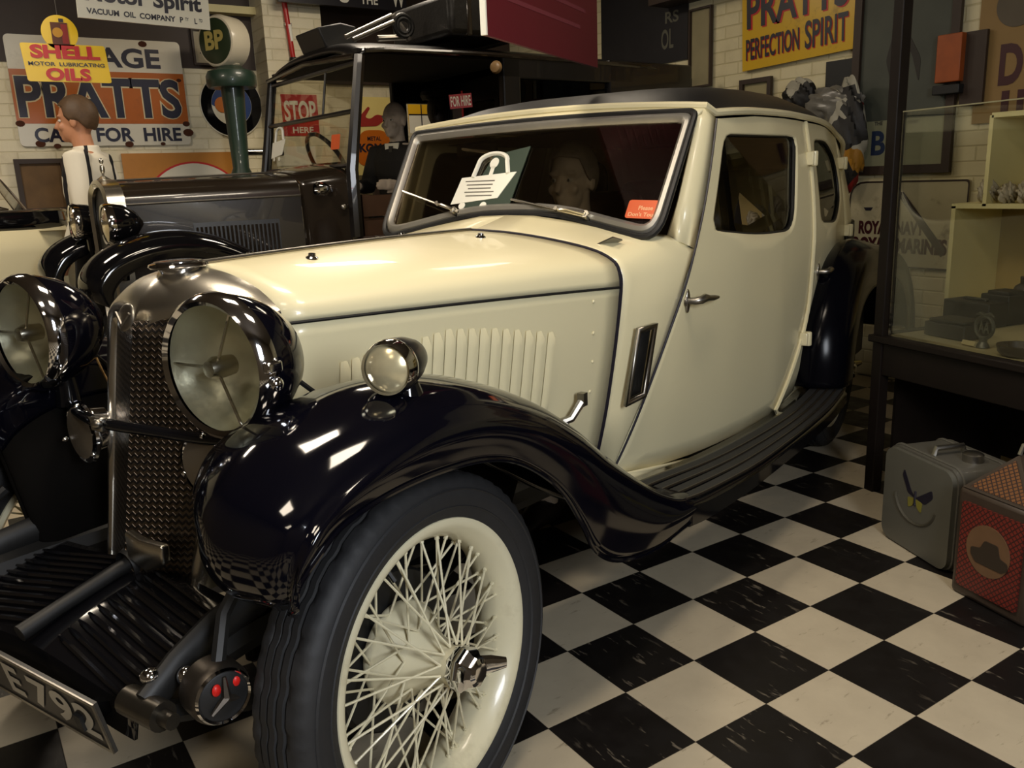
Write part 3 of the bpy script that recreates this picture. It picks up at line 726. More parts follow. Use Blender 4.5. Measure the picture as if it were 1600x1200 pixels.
for s in (1, -1):
    P = fender_rows(s); R_ = net(P, 100, 40)
    fe = obj('front_fender', MB().grid(R_), NAVY, CAR, solid=.006, angle=80)
    obj('wired_edge', MB().tube([r[-1] for r in R_[6:]], .005, 8), NAVY, fe)
    # inner splash apron
    ap = [(r[0][0], s*abs(r[0][1]), r[0][2]) for r in R_[:78]]
    obj('splash_apron', MB().grid([ap, [(x*.9-.02, y*.9, max(.30, z*.55)) for x, y, z in ap]]), DARK, fe, solid=.004)
    # running board
    top_i = [(-.93, .50, .352), (-1.05, .515, .347), (-1.31, .585, .343), (-1.6, .63, .341), (-1.87, .655, .341), (-2.1, .66, .345), (-2.3, .665, .36)]
    top_o_ = [(-.93, .695, .352), (-1.05, .715, .340), (-1.32, .753, .335), (-1.6, .770, .333), (-1.87, .78, .333), (-2.1, .785, .336), (-2.3, .785, .355)]
    A, B = smooth_line(top_i, 30), smooth_line(top_o_, 30)
    rb = MB().grid([S([(x, y-.05, z-.01) for x, y, z in A], s), S(A, s), S(B, s), S([(x, y+.012, z-.010) for x, y, z in B], s), S([(x, y+.013, z-.045-.02*max(0, (x+1.4)/.47)) for x, y, z in B], s), S([(x, y-.03, z-.055-.02*max(0, (x+1.4)/.47)) for x, y, z in B], s)])
    rbo = obj('running_board', rb, GLOSSBLK, CAR, solid=.004)
    for k in range(4):
        f = .16+.235*k; c = [tuple(np.array(a)*(1-f)+np.array(b)*f+np.array((0, 0, .004))) for a, b in zip(A, B)][1:]
        obj('tread_strip', MB().grid([S([(x, y-.016, z-.004) for x, y, z in c], s), S([(x, y-.014, z+.005) for x, y, z in c], s), S([(x, y+.014, z+.005) for x, y, z in c], s), S([(x, y+.016, z-.004) for x, y, z in c], s)]), RUBBER, rbo)
        obj('tread_bead', MB().tube(S([(x, y+.02, z+.004) for x, y, z in c], s), .0042, 6), mat('dark_steel', (.10, .085, .07), rough=.4, metal=.9, var=.3, scale=30), rbo)
    # rear fender
    RC = [(-2.23, .37), (-2.26, .54), (-2.34, .70), (-2.48, .83), (-2.7, .895), (-2.95, .885), (-3.2, .85), (-3.45, .78), (-3.66, .66), (-3.80, .50), (-3.84, .36)]
    P = []
    for x, z in RC:
        d = Vector((x+2.72, z-.35)).normalized(); q = lambda y, e: (x-d.x*e, s*y, z-d.y*e)
        yi = side(max(x, -3.0), min(z, .8))-.03 - max(0, -3.0-x)*.35
        P.append([q(yi, .03), q(yi+.04, .008), q(yi+.09, 0), q(.765, .035), q(.790, .09), q(.788, .20)])
    obj('rear_fender', MB().grid(net(P, 50, 24)), mat('dulled_black_paint', (.0022, .0022, .004), rough=.16, spec=.12), CAR, solid=.006, angle=80)  # same black paint; gloss cut to keep the lit wall's reflection dark
    obj('tail_lamp', MB().lathe([(0, .03), (.03, .028), (.036, .01), (.03, -.03)], (-3.2, s*.66, .70), (-1, 0, 0), 20), CHROME, CAR)
# --- wheels
def tyre_mod(q, j): return 1.0
def build_wheel():
    w = bpy.data.objects.new('wheel', None); COL.objects.link(w); w.empty_display_size = .1; w.parent = CAR
    R0 = .352
    prof = [(.256, -.046), (.268, -.056), (.29, -.064), (.315, -.066), (.333, -.060), (.345, -.049)]
    tread = [(.3475, -.040), (.3475, -.030), (.342, -.0285), (.342, -.0255), (.350, -.024), (.350, -.012), (.344, -.0105), (.344, -.0075), (.3515, -.006), (.3515, .006), (.344, .0075), (.344, .0105), (.350, .012), (.350, .024), (.342, .0255), (.342, .0285), (.3475, .030), (.3475, .040)]
    prof = prof + tread + [(r, -h) for r, h in prof[::-1]]
    nseg = 180
    def md(q, j):
        if q in (5, 6, 23, 24): return .990 if j % 3 == 0 else 1.0      # shoulder notches
        if q in (7, 10, 11, 14, 15, 18, 19, 22): return 1.0 - (.010 if (j//2) % 3 == 0 else 0)
        return 1.0
    obj('tyre', MB().lathe(prof, (0, 0, 0), (0, 1, 0), nseg, md), RUBBER, w, angle=50)
    sw = MB()
    for rr, yy in ((.286, .0630), (.318, .0662)): sw.lathe([(rr-.003, yy-.001), (rr, yy+.002), (rr+.003, yy-.001)], (0, 0, 0), (0, 1, 0), 96)
    obj('tyre_rib', sw, RUBBER, w)
    rim = [(.244, .050), (.254, .056), (.263, .055), (.265, .050), (.258, .044), (.250, .042), (.244, .038), (.238, .028), (.232, .018), (.230, 0), (.232, -.018), (.238, -.028), (.246, -.042), (.263, -.052), (.263, -.058), (.250, -.056), (.238, -.04), (.224, -.02), (.222, 0), (.224, .02), (.232, .034), (.244, .050)]
    WRIM = mat('wheel_cream', 'ded6b6', rough=.32, coat=.3, var=.06, scale=10, stain='9a8c66', stain_amt=.25, stain_scale=9)
    obj('rim', MB().lathe(rim, (0, 0, 0), (0, 1, 0), 96), WRIM, w)
    hub = [(.0, .098), (.030, .098), (.036, .092), (.036, .080), (.034, .07), (.04, .045), (.056, .015), (.078, -.012), (.094, -.032), (.098, -.045), (.094, -.055), (.05, -.058), (0, -.058)]
    obj('hub', MB().lathe(hub, (0, 0, 0), (0, 1, 0), 48), WRIM, w)
    obj('brake_drum', MB().lathe([(.0, -.058), (.15, -.060), (.155, -.066), (.155, -.11), (.15, -.115), (0, -.115)], (0, 0, 0), (0, 1, 0), 48), BLACK, w)
    def spoke(a0, r0, y0, a1, r1, y1):
        p = Vector((r0*sin(a0), y0, r0*cos(a0))); q = Vector((r1*sin(a1), y1, r1*cos(a1)))
        d = (q-p).normalized()
        return MB().tube([p, q-d*.012, q-d*.012, q], [.0024, .0024, .0042, .0042], 6)
    n = 0
    def row(cnt, r0, y0, r1, y1, da, ph):
        for k in range(cnt):
            a = 2*pi*k/cnt+ph
            for sg in (1, -1):
                obj('spoke', spoke(a+sg*da*0.0, r0, y0, a+sg*da, r1, y1), WRIM, w)
    row(12, .037, .076, .229, .010, radians(21), 0.05)
    row(12, .092, -.038, .229, -.010, radians(29), 0.05+pi/12)
    row(12, .060, .012, .230, .018, radians(34), 0.05+pi/24)
    obj('valve', MB().tube([(.2*sin(.35), .01, .215*cos(.35)), (.2*sin(.32), .02, .19*cos(.32))], .005, 6), BLACK, w)
    sp = MB().lathe([(0, .140), (.018, .139), (.026, .134), (.030, .124), (.036, .118), (.041, .108), (.042, .094), (.038, .086)], (0, 0, 0), (0, 1, 0), 8)
    for a in (80, 260):
        a = radians(a); u = Vector((sin(a), 0, cos(a))); v = Vector((cos(a), 0, -sin(a)))
        sp.tube([u*.02+Vector((0, .112, 0)), u*.045+Vector((0, .128, 0)), u*.068+Vector((0, .146, 0))], [.020, .017, .010], 8, flat=.55, up=(0, 1, 0))
    obj('spinner', sp, CHROME, w, angle=30)
    return w
W0 = build_wheel(); W0.location = (0, .556, .350)
W0.rotation_euler = (radians(3.2), 0, 0)
for x, y, rz, s in ((0, -.556, pi, 1), (-2.72, .60, 0, 1), (-2.72, -.60, pi, 1)):
    w = copy_tree(W0, CAR); w.location = (x, y, .350); w.rotation_euler = (radians(-3.2) if (x == 0) else 0, .4, rz)
    if x == 0: w.rotation_euler = (radians(3.2), 0, pi)
# --- chassis, front apron, dumb irons, dampers, plate
ch = MB()
for s in (1, -1): ch.tube([(.33, s*.34, .44), (.2, s*.33, .44), (-.3, s*.32, .42), (-1.2, s*.36, .36), (-2.2, s*.40, .40), (-2.7, s*.42, .55), (-3.5, s*.40, .50)], .035, 8)
ch.box((-2.0, 0, .36), (1.6, .80, .04)).box((-.5, 0, .5), (.75, .30, .34)).tube([(0, -.5, .33), (0, -.3, .27), (0, .3, .27), (0, .5, .33)], .028, 10)
obj('chassis', ch, BLACK, CAR)
mat('shackle_steel', (.09, .08, .065), rough=.35, metal=.9, var=.3, scale=30)
for s in (1, -1):
    di = obj('dumb_iron', MB().tube([(.18, s*.345, .50), (.28, s*.352, .49), (.36, s*.358, .465), (.42, s*.36, .43)], [.022, .021, .019, .018], 12, flat=1.5), BLACK, CAR)
    obj('shackle', MB().tube([(.425, s*.315, .425), (.425, s*.405, .425)], .024, 16).tube([(.425, s*.395, .425), (.425, s*.43, .425)], .013, 12), MATS['shackle_steel'], di)
    obj('shackle_bolt', MB().ellipsoid((.405, s*.352, .468), (.016, .016, .012)).ellipsoid((.37, s*.395, .462), (.016, .014, .016)), CHROME, di)
    obj('leaf_spring', MB().tube([(.42, s*.36, .41), (.25, s*.37, .34), (0, s*.38, .30), (-.25, s*.37, .33), (-.5, s*.36, .40)], .022, 6, flat=.8), BLACK, di)
    c = Vector(cpt(345, 1084, y=.455)); c.y *= s
    da = obj('damper', MB().lathe([(0, .010), (.044, .010), (.048, .004), (.050, -.004), (.050, -.04), (0, -.042)], c, (.25, s, .05), 36), mat('dark_steel', (.10, .085, .07), rough=.4, metal=.9, var=.3, scale=30), CAR)
    obj('damper_dial', MB().lathe([(.0, .014), (.037, .013), (.039, .012)], c, (.25, s, .05), 30), BLACK, da)
    st = MB()
    for a in (90, 210, 330):
        st.tube([c+Vector((.002, s*.016, 0)), c+Vector((.034*cos(radians(a)), s*.014, .034*sin(radians(a))))], [.008, .003], 6)
    obj('damper_star', st, MATS['dark_steel'], da)
    obj('damper_ring', MB().lathe([(.039, .013), (.042, .016), (.045, .011)], c, (.25, s, .05), 36), CHROME, da)
    rd = MB()
    for a in (140, 50): rd.ellipsoid(c+Vector((.026*cos(radians(a)), s*.015, .026*sin(radians(a)))), (.008, .005, .010), 6, 8)
    obj('damper_mark', rd, mat('red_dot', 'd0201a', rough=.4), da)
    obj('damper_arm', MB().tube([c+Vector((-.005, -s*.01, .03)), c+Vector((-.05, -s*.04, .10)), c+Vector((-.12, -s*.06, .15))], .012, 8), BLACK, da)
apr = MB(); rows = []
for f in np.linspace(0, 1, 12):
    x = .17+f*.25; z = .475-.055*f**1.5
    rows.append([(x, y, z - .05*(abs(y)/.32)**3*0 + .012*cos(pi*y/.32)) for y in np.linspace(-.325, .325, 25)])
rows.append([(x+.012, y, z-.05) for x, y, z in rows[-1]])
apo = obj('front_apron', apr.grid(rows), GLOSSBLK, CAR, solid=.006)
for s in (1, -1):
    for k in range(11):
        x = .195+k*.0195
        q = []
        for y in np.linspace(.055, .305, 10):
            f = (x+.10*(y-.055)/.25*0.35-.17)/.25; xx = x+.028*(y-.055)/.25; zz = .475-.055*max(0, (xx-.17)/.25)**1.5+.012*cos(pi*y/.32)
            q.append((xx, s*y, zz+.004))
        obj('apron_rib', MB().tube(q, [.003]+[.0055]*8+[.003], 6), GLOSSBLK, apo)
cra = MB().tube([(.16, 0, .50), (.24, 0, .492), (.36, 0, .468), (.43, 0, .452)], [.017, .015, .014, .016], 14).lathe([(.034, -.02), (.036, 0), (.03, .02)], (.20, 0, .495), (1, 0, -.1), 20)
obj('crank_tube', cra, BLACK, CAR)
PM = mat('plate_black', (.035, .032, .028), rough=.4, var=.2)
PL0 = facing((.447, 0.005, .372), (0, 1, 0), (.20, 0, 1))
pl = obj('number_plate', MB().prism(rect(.54, .104), -.003, .003), PM, CAR, smooth=False, mw=None); pl.matrix_local = PL0
obj('plate_border', MB().strip([(a, b, .004) for a, b in rect(.54, .104)], [(a, b, .004) for a, b in rect(.526, .090)]), STEEL, pl, smooth=False, solid=.003, off=0)
PLT = mat('plate_silver', (.55, .52, .44), rough=.4, metal=.4)
text(pl, 'E', -.010, 0, .05, .066, PLT, .005, bold=.03)
text(pl, '792', .150, 0, .205, .066, PLT, .005, bold=.03, space=1.15)
obj('plate_stay', MB().box((-.2, -.01, -.02), (.02, .03, .06)).box((.2, -.01, -.02), (.02, .03, .06)), BLACK, pl, smooth=False)
# --- inside
inn = MB().box((-2.0, 0, .40), (1.6, .84, .05)).box((-1.17, 0, .72), (.04, .9, .6))
obj('cabin_floor', inn, DARK, CAR, smooth=False)
obj('dashboard', MB().box((-1.27, 0, .955), (.05, .96, .15)), WOODDK, CAR, bevel=.01)
for y in (-.26, .26):
    se = obj('seat', MB().box((-1.86, y, .62), (.5, .46, .18)), LEATHER, CAR, bevel=.04)
    obj('seat_back', MB().box((-2.17, y, .88), (.13, .46, .52), Matrix.Rotation(radians(-12), 3, 'Y')), LEATHER, se, bevel=.05)
obj('rear_seat', MB().box((-2.75, 0, .62), (.5, 1.0, .18)).box((-3.02, 0, .92), (.14, 1.0, .5)), LEATHER, CAR, bevel=.04)
obj('headlining', MB().grid([[(x, ye*t, 1.33+.02*(1-t*t)) for t in (-1, -.5, 0, .5, 1)] for x, ye in ((-1.5, .48), (-2, .53), (-2.6, .52), (-3.0, .45))]), mat('headlining', (.06, .05, .035), rough=.9), CAR)
sw = obj('steering_wheel', MB().tube([(-1.56+.05*cos(a), -.26+.2*sin(a), .93+.19*cos(a)) for a in [2*pi*i/32 for i in range(32)]], .012, 8, closed=True), BLACK, CAR)
obj('steering_spoke', MB().tube([(-1.56, -.45, .93), (-1.555, -.26, .93), (-1.56, -.07, .93)], .008, 6).tube([(-1.555, -.26, .93), (-1.2, -.26, .8)], .018, 8), BLACK, sw)
mp = [Vector(scr_hit(u, v)) + Vector((-.05, 0, 0)) for u, v in ((712, 233), (752, 238), (754, 275))]
mi = obj('interior_mirror', MB().box((mp[0]+mp[1])/2, (.015, .17, .045)), DARK, CAR, bevel=.008)
obj('mirror_stem', MB().tube([mp[0]+Vector((.01, 0, .0)), mp[1]+Vector((.01, 0, 0)), mp[1]+Vector((.012, .015, -.01)), mp[2]+Vector((.01, .01, -.02))], .006, 8), NICKEL, mi)

wq = [Vector(cpt(u, v, x=.02)) for u, v in ((146, 548), (158, 575), (170, 598), (178, 615))]
obj('lamp_wire', MB().tube(smooth_line([tuple(w) for w in wq], 12), .0028, 6), mat('tan_wire', (.35, .20, .06), rough=.5), CAR)
# ------------------------------------------------------------------ people and dummies: one remeshed body, clothes as children
SKIN = mat('skin', 'c98f6c', rough=.5, var=.08, scale=10)
def human(name, label, M_, pose='stand', skin=None, hair='5a3a20', top='white', legs='20242c', cat='person', cap=False):
    root = thing(name, label, cat, M_)
    skin = skin or SKIN
    H = Vector((.025, 0, 1.615)) if pose == 'stand' else Vector((.03, 0, 1.18))
    dz = H.z-1.615
    sh = lambda s: Vector((-.01, .185*s, 1.40+dz)); neck0 = Vector((-.01, 0, 1.40+dz)); neck1 = Vector((.012, 0, 1.53+dz))
    if pose == 'stand':
        el = lambda s: Vector((-.05+.02*s, .235*s, 1.13)); wr = lambda s: Vector((.06+.03*s, .235*s, .90))
        kn = lambda s: Vector((.05*s+.03, .10*s, .50)); an = lambda s: Vector((.09*s-.03, .10*s, .085)); hip = lambda s: Vector((0, .09*s, .90))
        toe = lambda s: an(s)+Vector((.17, .02*s, -.05))
    else:
        el = lambda s: Vector((.06, .25*s, .73)); wr = lambda s: Vector((.28, .17*s, .74))
        kn = lambda s: Vector((.44, .12*s, .50)); an = lambda s: Vector((.46, .12*s, .09)); hip = lambda s: Vector((0, .10*s, .50))
        toe = lambda s: an(s)+Vector((.17, .01*s, -.05))
    def ring_loft(rings, m, n=24):
        """rings: centre, half depth, half width"""
        rows = [[Vector(c)+Vector((a*cos(2*pi*j/n), b*sin(2*pi*j/n), 0)) for j in range(n)] for c, a, b in rings]
        o = len(m.v); m.grid(rows, closed_v=True)
        m.f.append(tuple(o+j for j in range(n))[::-1]); m.f.append(tuple(o+(len(rows)-1)*n+j for j in range(n)))
    z0 = .86 if pose == 'stand' else .44
    torso = [((0, 0, z0), .10, .155), ((0, 0, z0+.10), .115, .165), ((.005, 0, z0+.22), .10, .150), ((.01, 0, z0+.36), .115, .168), ((.0, 0, z0+.47), .115, .185), ((-.008, 0, z0+.545), .085, .175), ((-.01, 0, z0+.585), .06, .09)]
    b = MB(); ring_loft(torso, b)
    b.tube([neck0, neck0.lerp(neck1, .5), neck1, H+Vector((-.01, 0, -.05))], [.062, .056, .056, .06], 16)
    b.ellipsoid(H+Vector((-.012, 0, .022)), (.098, .076, .102), 16, 24)                      # skull
    b.ellipsoid(H+Vector((.03, 0, -.045)), (.062, .058, .078), 12, 18)                       # face and jaw
    b.ellipsoid(H+Vector((.066, 0, -.095)), (.024, .028, .022), 8, 12)                        # chin
    b.tube([H+Vector((.078, 0, .015)), H+Vector((.100, 0, -.018)), H+Vector((.112, 0, -.036)), H+Vector((.088, 0, -.044))], [.011, .013, .015, .012], 10)   # nose
    b.ellipsoid(H+Vector((.088, 0, -.066)), (.012, .024, .007), 8, 10).ellipsoid(H+Vector((.086, 0, -.078)), (.012, .020, .007), 8, 10)       # lips
    for s in (1, -1):
        b.ellipsoid(H+Vector((.070, .030*s, .022)), (.018, .028, .010), 8, 12)              # brow
        b.ellipsoid(H+Vector((.066, .040*s, -.035)), (.020, .022, .022), 8, 12)             # cheek
        b.ellipsoid(H+Vector((-.01, .078*s, -.012)), (.022, .010, .032), 8, 12)              # ear
        b.tube([sh(s)+Vector((0, -.06*s, -.0)), sh(s), sh(s).lerp(el(s), .5), el(s), el(s).lerp(wr(s), .4), wr(s)], [.055, .060, .050, .041, .042, .028], 14)
        w = wr(s); d = (wr(s)-el(s)).normalized(); out = Vector((0, s, 0)); out = (out-d*out.dot(d)).normalized(); th = d.cross(out)
        if th.x < 0: th = -th
        b.tube([w-d*.01, w+d*.03, w+d*.075, w+d*.09], [.027, .036, .040, .030], 12, flat=.5, up=out)
        for k, ln in enumerate((.068, .078, .073, .056)):
            r0 = w+d*.082+th*(.028-.0185*k)
            b.tube([r0, r0+d*ln*.45-out*.006, r0+d*ln*.78-out*.016, r0+d*ln-out*.030], [.0095, .009, .0085, .007], 8)
        r0 = w+d*.03+th*.030
        b.tube([r0, r0+d*.025+th*.018-out*.006, r0+d*.055+th*.022-out*.014], [.013, .011, .009], 8)
        b.tube([hip(s)+Vector((0, 0, .03)), hip(s).lerp(kn(s), .4), kn(s), kn(s).lerp(an(s), .3), an(s)], [.088, .080, .058, .056, .038], 16)
        b.tube([an(s)+Vector((-.05, 0, -.045)), an(s)+Vector((0, 0, -.03)), an(s).lerp(toe(s), .6), toe(s)], [.034, .042, .040, .028], 12)
    o = obj('body', b, skin, None, merge=False)
    r = o.modifiers.new('r', 'REMESH'); r.mode = 'VOXEL'; r.voxel_size = .0065
    sm = o.modifiers.new('s', 'SMOOTH'); sm.factor = .5; sm.iterations = 3
    me = bpy.data.meshes.new_from_object(o.evaluated_get(bpy.context.evaluated_depsgraph_get()))
    for p in me.polygons: p.use_smooth = True
    o.modifiers.clear(); o.data = me; o.parent = root
    if not me.materials: me.materials.append(skin)
    for s in (1, -1):
        obj('eye', MB().ellipsoid(H+Vector((.0735, .031*s, -.002)), (.011, .013, .009), 8, 12), mat('eye_white', 'd8d2c4', rough=.2), o)
        obj('iris', MB().ellipsoid(H+Vector((.0825, .031*s, -.002)), (.004, .0055, .0055), 8, 10), mat('iris', (.02, .014, .01), rough=.2), o)
    # hair: a cap over the skull, lower at the nape
    rows = []
    for i in range(13):
        row = []
        for j in range(28):
            a = 2*pi*j/28; lim = interp([(0, 1.02), (.9, 1.12), (1.25, 1.9), (1.7, 1.75), (2.2, 2.25), (pi, 2.35)], abs(a if a <= pi else a-2*pi))
            t = lim*i/12; k = 1+.02*sin(9*a+3*t)
            row.append(H+Vector((-.014, 0, .024))+Vector((.106*k*sin(t)*cos(a), .083*k*sin(t)*sin(a), .110*k*cos(t))))
        rows.append(row)
    if hair: obj('hair', MB().grid(rows, closed_v=True), mat('hair_'+hair, hair, rough=.6, var=.35, scale=60), root, solid=.006, off=1)
    if cap:
        cm = MB().lathe([(0, .075), (.06, .07), (.10, .045), (.112, .02), (.108, .0), (.0, .0)], H+Vector((-.01, 0, .065)), (.08, 0, 1), 24)
        cm.ellipsoid(H+Vector((.085, 0, .062)), (.06, .06, .008), 8, 16)
        obj('cap', cm, BLACK, root)
    # shirt or jacket
    c = MB()
    ring_loft([((x, y, z), a+.014, w_+.014) for (x, y, z), a, w_ in torso[:6]]+[((-.008, 0, z0+.575), .068, .105)], c)
    for s in (1, -1):
        c.tube([sh(s)+Vector((0, -.07*s, .0)), sh(s)+Vector((0, .005*s, 0)), sh(s).lerp(el(s), .5), el(s), el(s).lerp(wr(s), .45), wr(s).lerp(el(s), .06)], [.062, .073, .066, .058, .052, .040], 16)
    c.tube([neck0+Vector((0, 0, .02)), neck0+Vector((.002, 0, .075))], [.080, .070], 20)
    cm = obj('shirt' if top == 'striped' else 'jacket', c, None or MATS[top], None, merge=False)
    r = cm.modifiers.new('r', 'REMESH'); r.mode = 'VOXEL'; r.voxel_size = .009
    s_ = cm.modifiers.new('s', 'SMOOTH'); s_.factor = .5; s_.iterations = 4
    me = bpy.data.meshes.new_from_object(cm.evaluated_get(bpy.context.evaluated_depsgraph_get()))
    for p in me.polygons: p.use_smooth = True
    cm.modifiers.clear(); cm.data = me; cm.parent = root
    if not me.materials: me.materials.append(MATS[top])
    # trousers and shoes
    t = MB(); ring_loft([((0, 0, z0-.03), .112, .168), ((0, 0, z0+.10), .124, .174)], t)
    shoes = []
    for s in (1, -1):
        t.tube([hip(s)+Vector((0, 0, .05)), hip(s).lerp(kn(s), .4), kn(s), an(s)+Vector((0, 0, .03))], [.100, .090, .070, .056], 16)
        obj('shoe', MB().tube([an(s)+Vector((-.065, 0, -.048)), an(s)+Vector((0, 0, -.035)), an(s).lerp(toe(s), .6)+Vector((0, 0, .004)), toe(s)+Vector((.02, 0, .0))], [.034, .047, .043, .030], 14), mat('shoe_leather', (.015, .01, .008), rough=.4), root)
    tm = obj('trousers', t, mat('cloth_'+legs, legs, rough=.8, var=.15, scale=40), None, merge=False)
    r = tm.modifiers.new('r', 'REMESH'); r.mode = 'VOXEL'; r.voxel_size = .011
    me = bpy.data.meshes.new_from_object(tm.evaluated_get(bpy.context.evaluated_depsgraph_get()))
    for p in me.polygons: p.use_smooth = True
    tm.modifiers.clear(); tm.data = me; tm.parent = root
    if not me.materials: me.materials.append(MATS['cloth_'+legs])
    if pose == 'sit' :
        obj('shirt_front', MB().prism([(-.035, 1.30+dz), (.035, 1.30+dz), (.06, 1.46+dz), (-.06, 1.46+dz)], 0, .01, lambda a, b_, h: (.095-.25*max(0, b_-1.36-dz)+h, a, b_)), PAPER, root)
        obj('tie', MB().prism([(-.012, 1.29+dz), (.012, 1.29+dz), (.016, 1.44+dz), (-.016, 1.44+dz)], 0, .008, lambda a, b_, h: (.108-.25*max(0, b_-1.36-dz)+h, a, b_)), BLACK, root)
    return root
def striped():
    t = NT('striped'); o = t.xyz()
    w = t.math('FRACT', t.math('MULTIPLY', t.math('ADD', t.math('ADD', o[0], t.math('MULTIPLY', o[1], .35)), t.math('MULTIPLY', t.noise(6, 2), .03)), 1/.14))
    k = t.math('LESS_THAN', w, .15)
    return t.set(Base_Color=t.mix(k, 'efe8d4', '15151a'), Roughness=.8)
striped()
mat('dark_jacket', (.012, .011, .011), rough=.8, var=.3, scale=40)
mat('dim_jacket', (.02, .018, .015), rough=.85)
AZ = math.atan2(-.837, -.547)
pp = hit(126, 190, x=-3.93)
human('person', 'person in a white and black striped shirt walking past the garage signs', Matrix.Translation((pp.x, pp.y, 0.005)) @ Matrix.Rotation(AZ+.12, 4, 'Z') @ Matrix.Scale(1.0, 4), 'stand', top='striped', hair='5c4630')

# ------------------------------------------------------------------ black taxi (x forward, y to its left)
TO = Vector((-2.98, -.55, 0)); TROT = radians(-87)
TM = Matrix.Translation(TO) @ Matrix.Rotation(TROT, 4, 'Z'); TMI = TM.inverted()
TAXI = thing('taxi', 'dark brown vintage taxi with open driver compartment and ladder rails on its roof', 'car', TM)
TBR = mat('taxi_brown', (.020, .014, .009), rough=.22, coat=.8, var=.2, scale=4)
TBLK = mat('taxi_black', (.007, .006, .006), rough=.35, coat=.3, var=.3, scale=6)
LINING = mat('taxi_lining', (.010, .008, .006), rough=.9)
# bonnet
def tb(t):
    F_ = [(.19, .62), (.20, .90), (.215, 1.155), (.20, 1.205), (.14, 1.245), (.06, 1.262), (0, 1.266)]
    R_ = [(.37, .62), (.37, .90), (.36, 1.165), (.34, 1.225), (.24, 1.265), (.10, 1.280), (0, 1.284)]
    return [(.13-.80*t, a[0]*(1-t)+b[0]*t, a[1]*(1-t)+b[1]*t) for a, b in zip(F_, R_)]
for s in (1, -1):
    q = obj('bonnet_side', MB().grid([S(tb(t)[:3], s) for t in (0, .33, .67, 1)]), TBR, TAXI)
    obj('bonnet_top', MB().grid([S(smooth_line(tb(t)[2:], 14), s) for t in (0, .25, .5, .75, 1)]), TBR, TAXI)
    obj('bonnet_hinge', MB().tube([(x, s*(y+.003), z) for x, y, z in (tb(0)[2], tb(.5)[2], tb(1)[2])], .006, 6), STEEL, q)
    lv = MB().prism(rect(.40, .20, -.35, .955), 0, .004, lambda a, b, h: (a, s*(interp([(-.67, .372), (.13, .206)], a)+h), b))
    lo = obj('louvre_panel', lv, TBLK, q)
    for k in range(20):
        x = -.165-.0195*k; y = interp([(-.67, .372), (.13, .206)], x)
        obj('louvre', MB().tube([(x, s*(y+.006), .875), (x, s*(y+.008), .95), (x, s*(y+.006), 1.035)], .006, 6), TBR, lo)
obj('bonnet_spine', MB().tube([(x, 0, z+.003) for x, y, z in (tb(0)[-1], tb(.5)[-1], tb(1)[-1])], .006, 6), STEEL, TAXI)
# radiator
RA = [(.13, .55), (.185, .75), (.20, 1.0), (.205, 1.15), (.17, 1.225), (.08, 1.262), (0, 1.27)]
full_ = lambda x, k, dz=0: [(x, y*k, z+dz) for y, z in smooth_line(RA, 24)] + [(x, -y*k, z+dz) for y, z in smooth_line(RA, 24)[-2::-1]]
rsh = obj('radiator_shell', MB().grid([full_(.20, .84, -.03), full_(.215, .90, -.012), full_(.205, 1.0, .004), full_(.13, 1.04, .006)]), NICKEL, TAXI)
obj('radiator_core', MB().add(full_(.185, .86, -.03), [tuple(range(47))]), BLACK, rsh, smooth=False)
msc = MB().lathe([(.03, 0), (.032, .012), (.02, .02), (.008, .028)], (.165, 0, 1.265), (0, 0, 1), 20).ellipsoid((.165, 0, 1.325), (.012, .012, .026), 8, 12).ellipsoid((.165, 0, 1.362), (.011, .010, .014), 8, 12).tube([(.165, 0, 1.29), (.165, 0, 1.32)], .006, 8)
obj('mascot', msc, NICKEL, rsh)
# lamps
for s in (1, -1):
    c = Vector((.255, .375*s, 1.075)); r = .088
    h = obj('headlamp', MB().lathe([(r, 0), (r*1.02, -.03), (r*.95, -.07), (r*.6, -.12), (.012, -.15), (0, -.15)], c, (1, 0, 0), 32), GLOSSBLK, TAXI)
    obj('rim', MB().lathe([(r*.9, .01), (r*1.0, .014), (r*1.07, 0), (r*1.05, -.02)], c, (1, 0, 0), 32), CHROME, h)
    obj('lens', MB().lathe([(r*.92, .006), (r*.5, .016), (0, .02)], c, (1, 0, 0), 32), mat('lamp_glass', (.5, .42, .28), rough=.12, metal=.7), h)
    obj('stem', MB().tube([(.2, .36*s, 1.0), (.2, .33*s, .82)], .016, 8), GLOSSBLK, h)
    # fender
    CP = [(.42, .78), (.43, .86), (.36, .95), (.22, 1.015), (.05, 1.04), (-.12, 1.015), (-.28, .945), (-.45, .83), (-.62, .66), (-.78, .52), (-.95, .45)]
    P = []
    for i, (x, z) in enumerate(CP):
        d = Vector((x-.02, z-.55)).normalized(); e = .045 if i > 0 else .0
        P.append([(x-d.x*.11, s*.40, z-d.y*.11), (x-d.x*e, s*.41, z-d.y*e), (x, s*.50, z), (x-d.x*.006, s*.60, z-d.y*.006), (x-d.x*.045, s*.675, z-d.y*.045), (x-d.x*.12, s*.68, z-d.y*.12)])
    obj('front_fender', MB().grid(net(P, 50, 24)), GLOSSBLK, TAXI, solid=.006, angle=80)
    rfp = []
    for x, z in [(-2.2, .45), (-2.3, .7), (-2.5, .88), (-2.72, .94), (-2.95, .88), (-3.12, .7), (-3.2, .45)]:
        d = Vector((x+2.72, z-.45)).normalized(); rfp.append([(x-d.x*.05, s*.55, z-d.y*.05), (x, s*.63, z), (x-d.x*.02, s*.72, z-d.y*.02), (x-d.x*.08, s*.76, z-d.y*.08)])
    obj('rear_fender', MB().grid(net(rfp, 30, 12)), GLOSSBLK, TAXI, solid=.006)
    obj('running_board', MB().box((-1.5, s*.68, .42), (1.45, .22, .035)), BLACK, TAXI, bevel=.008)
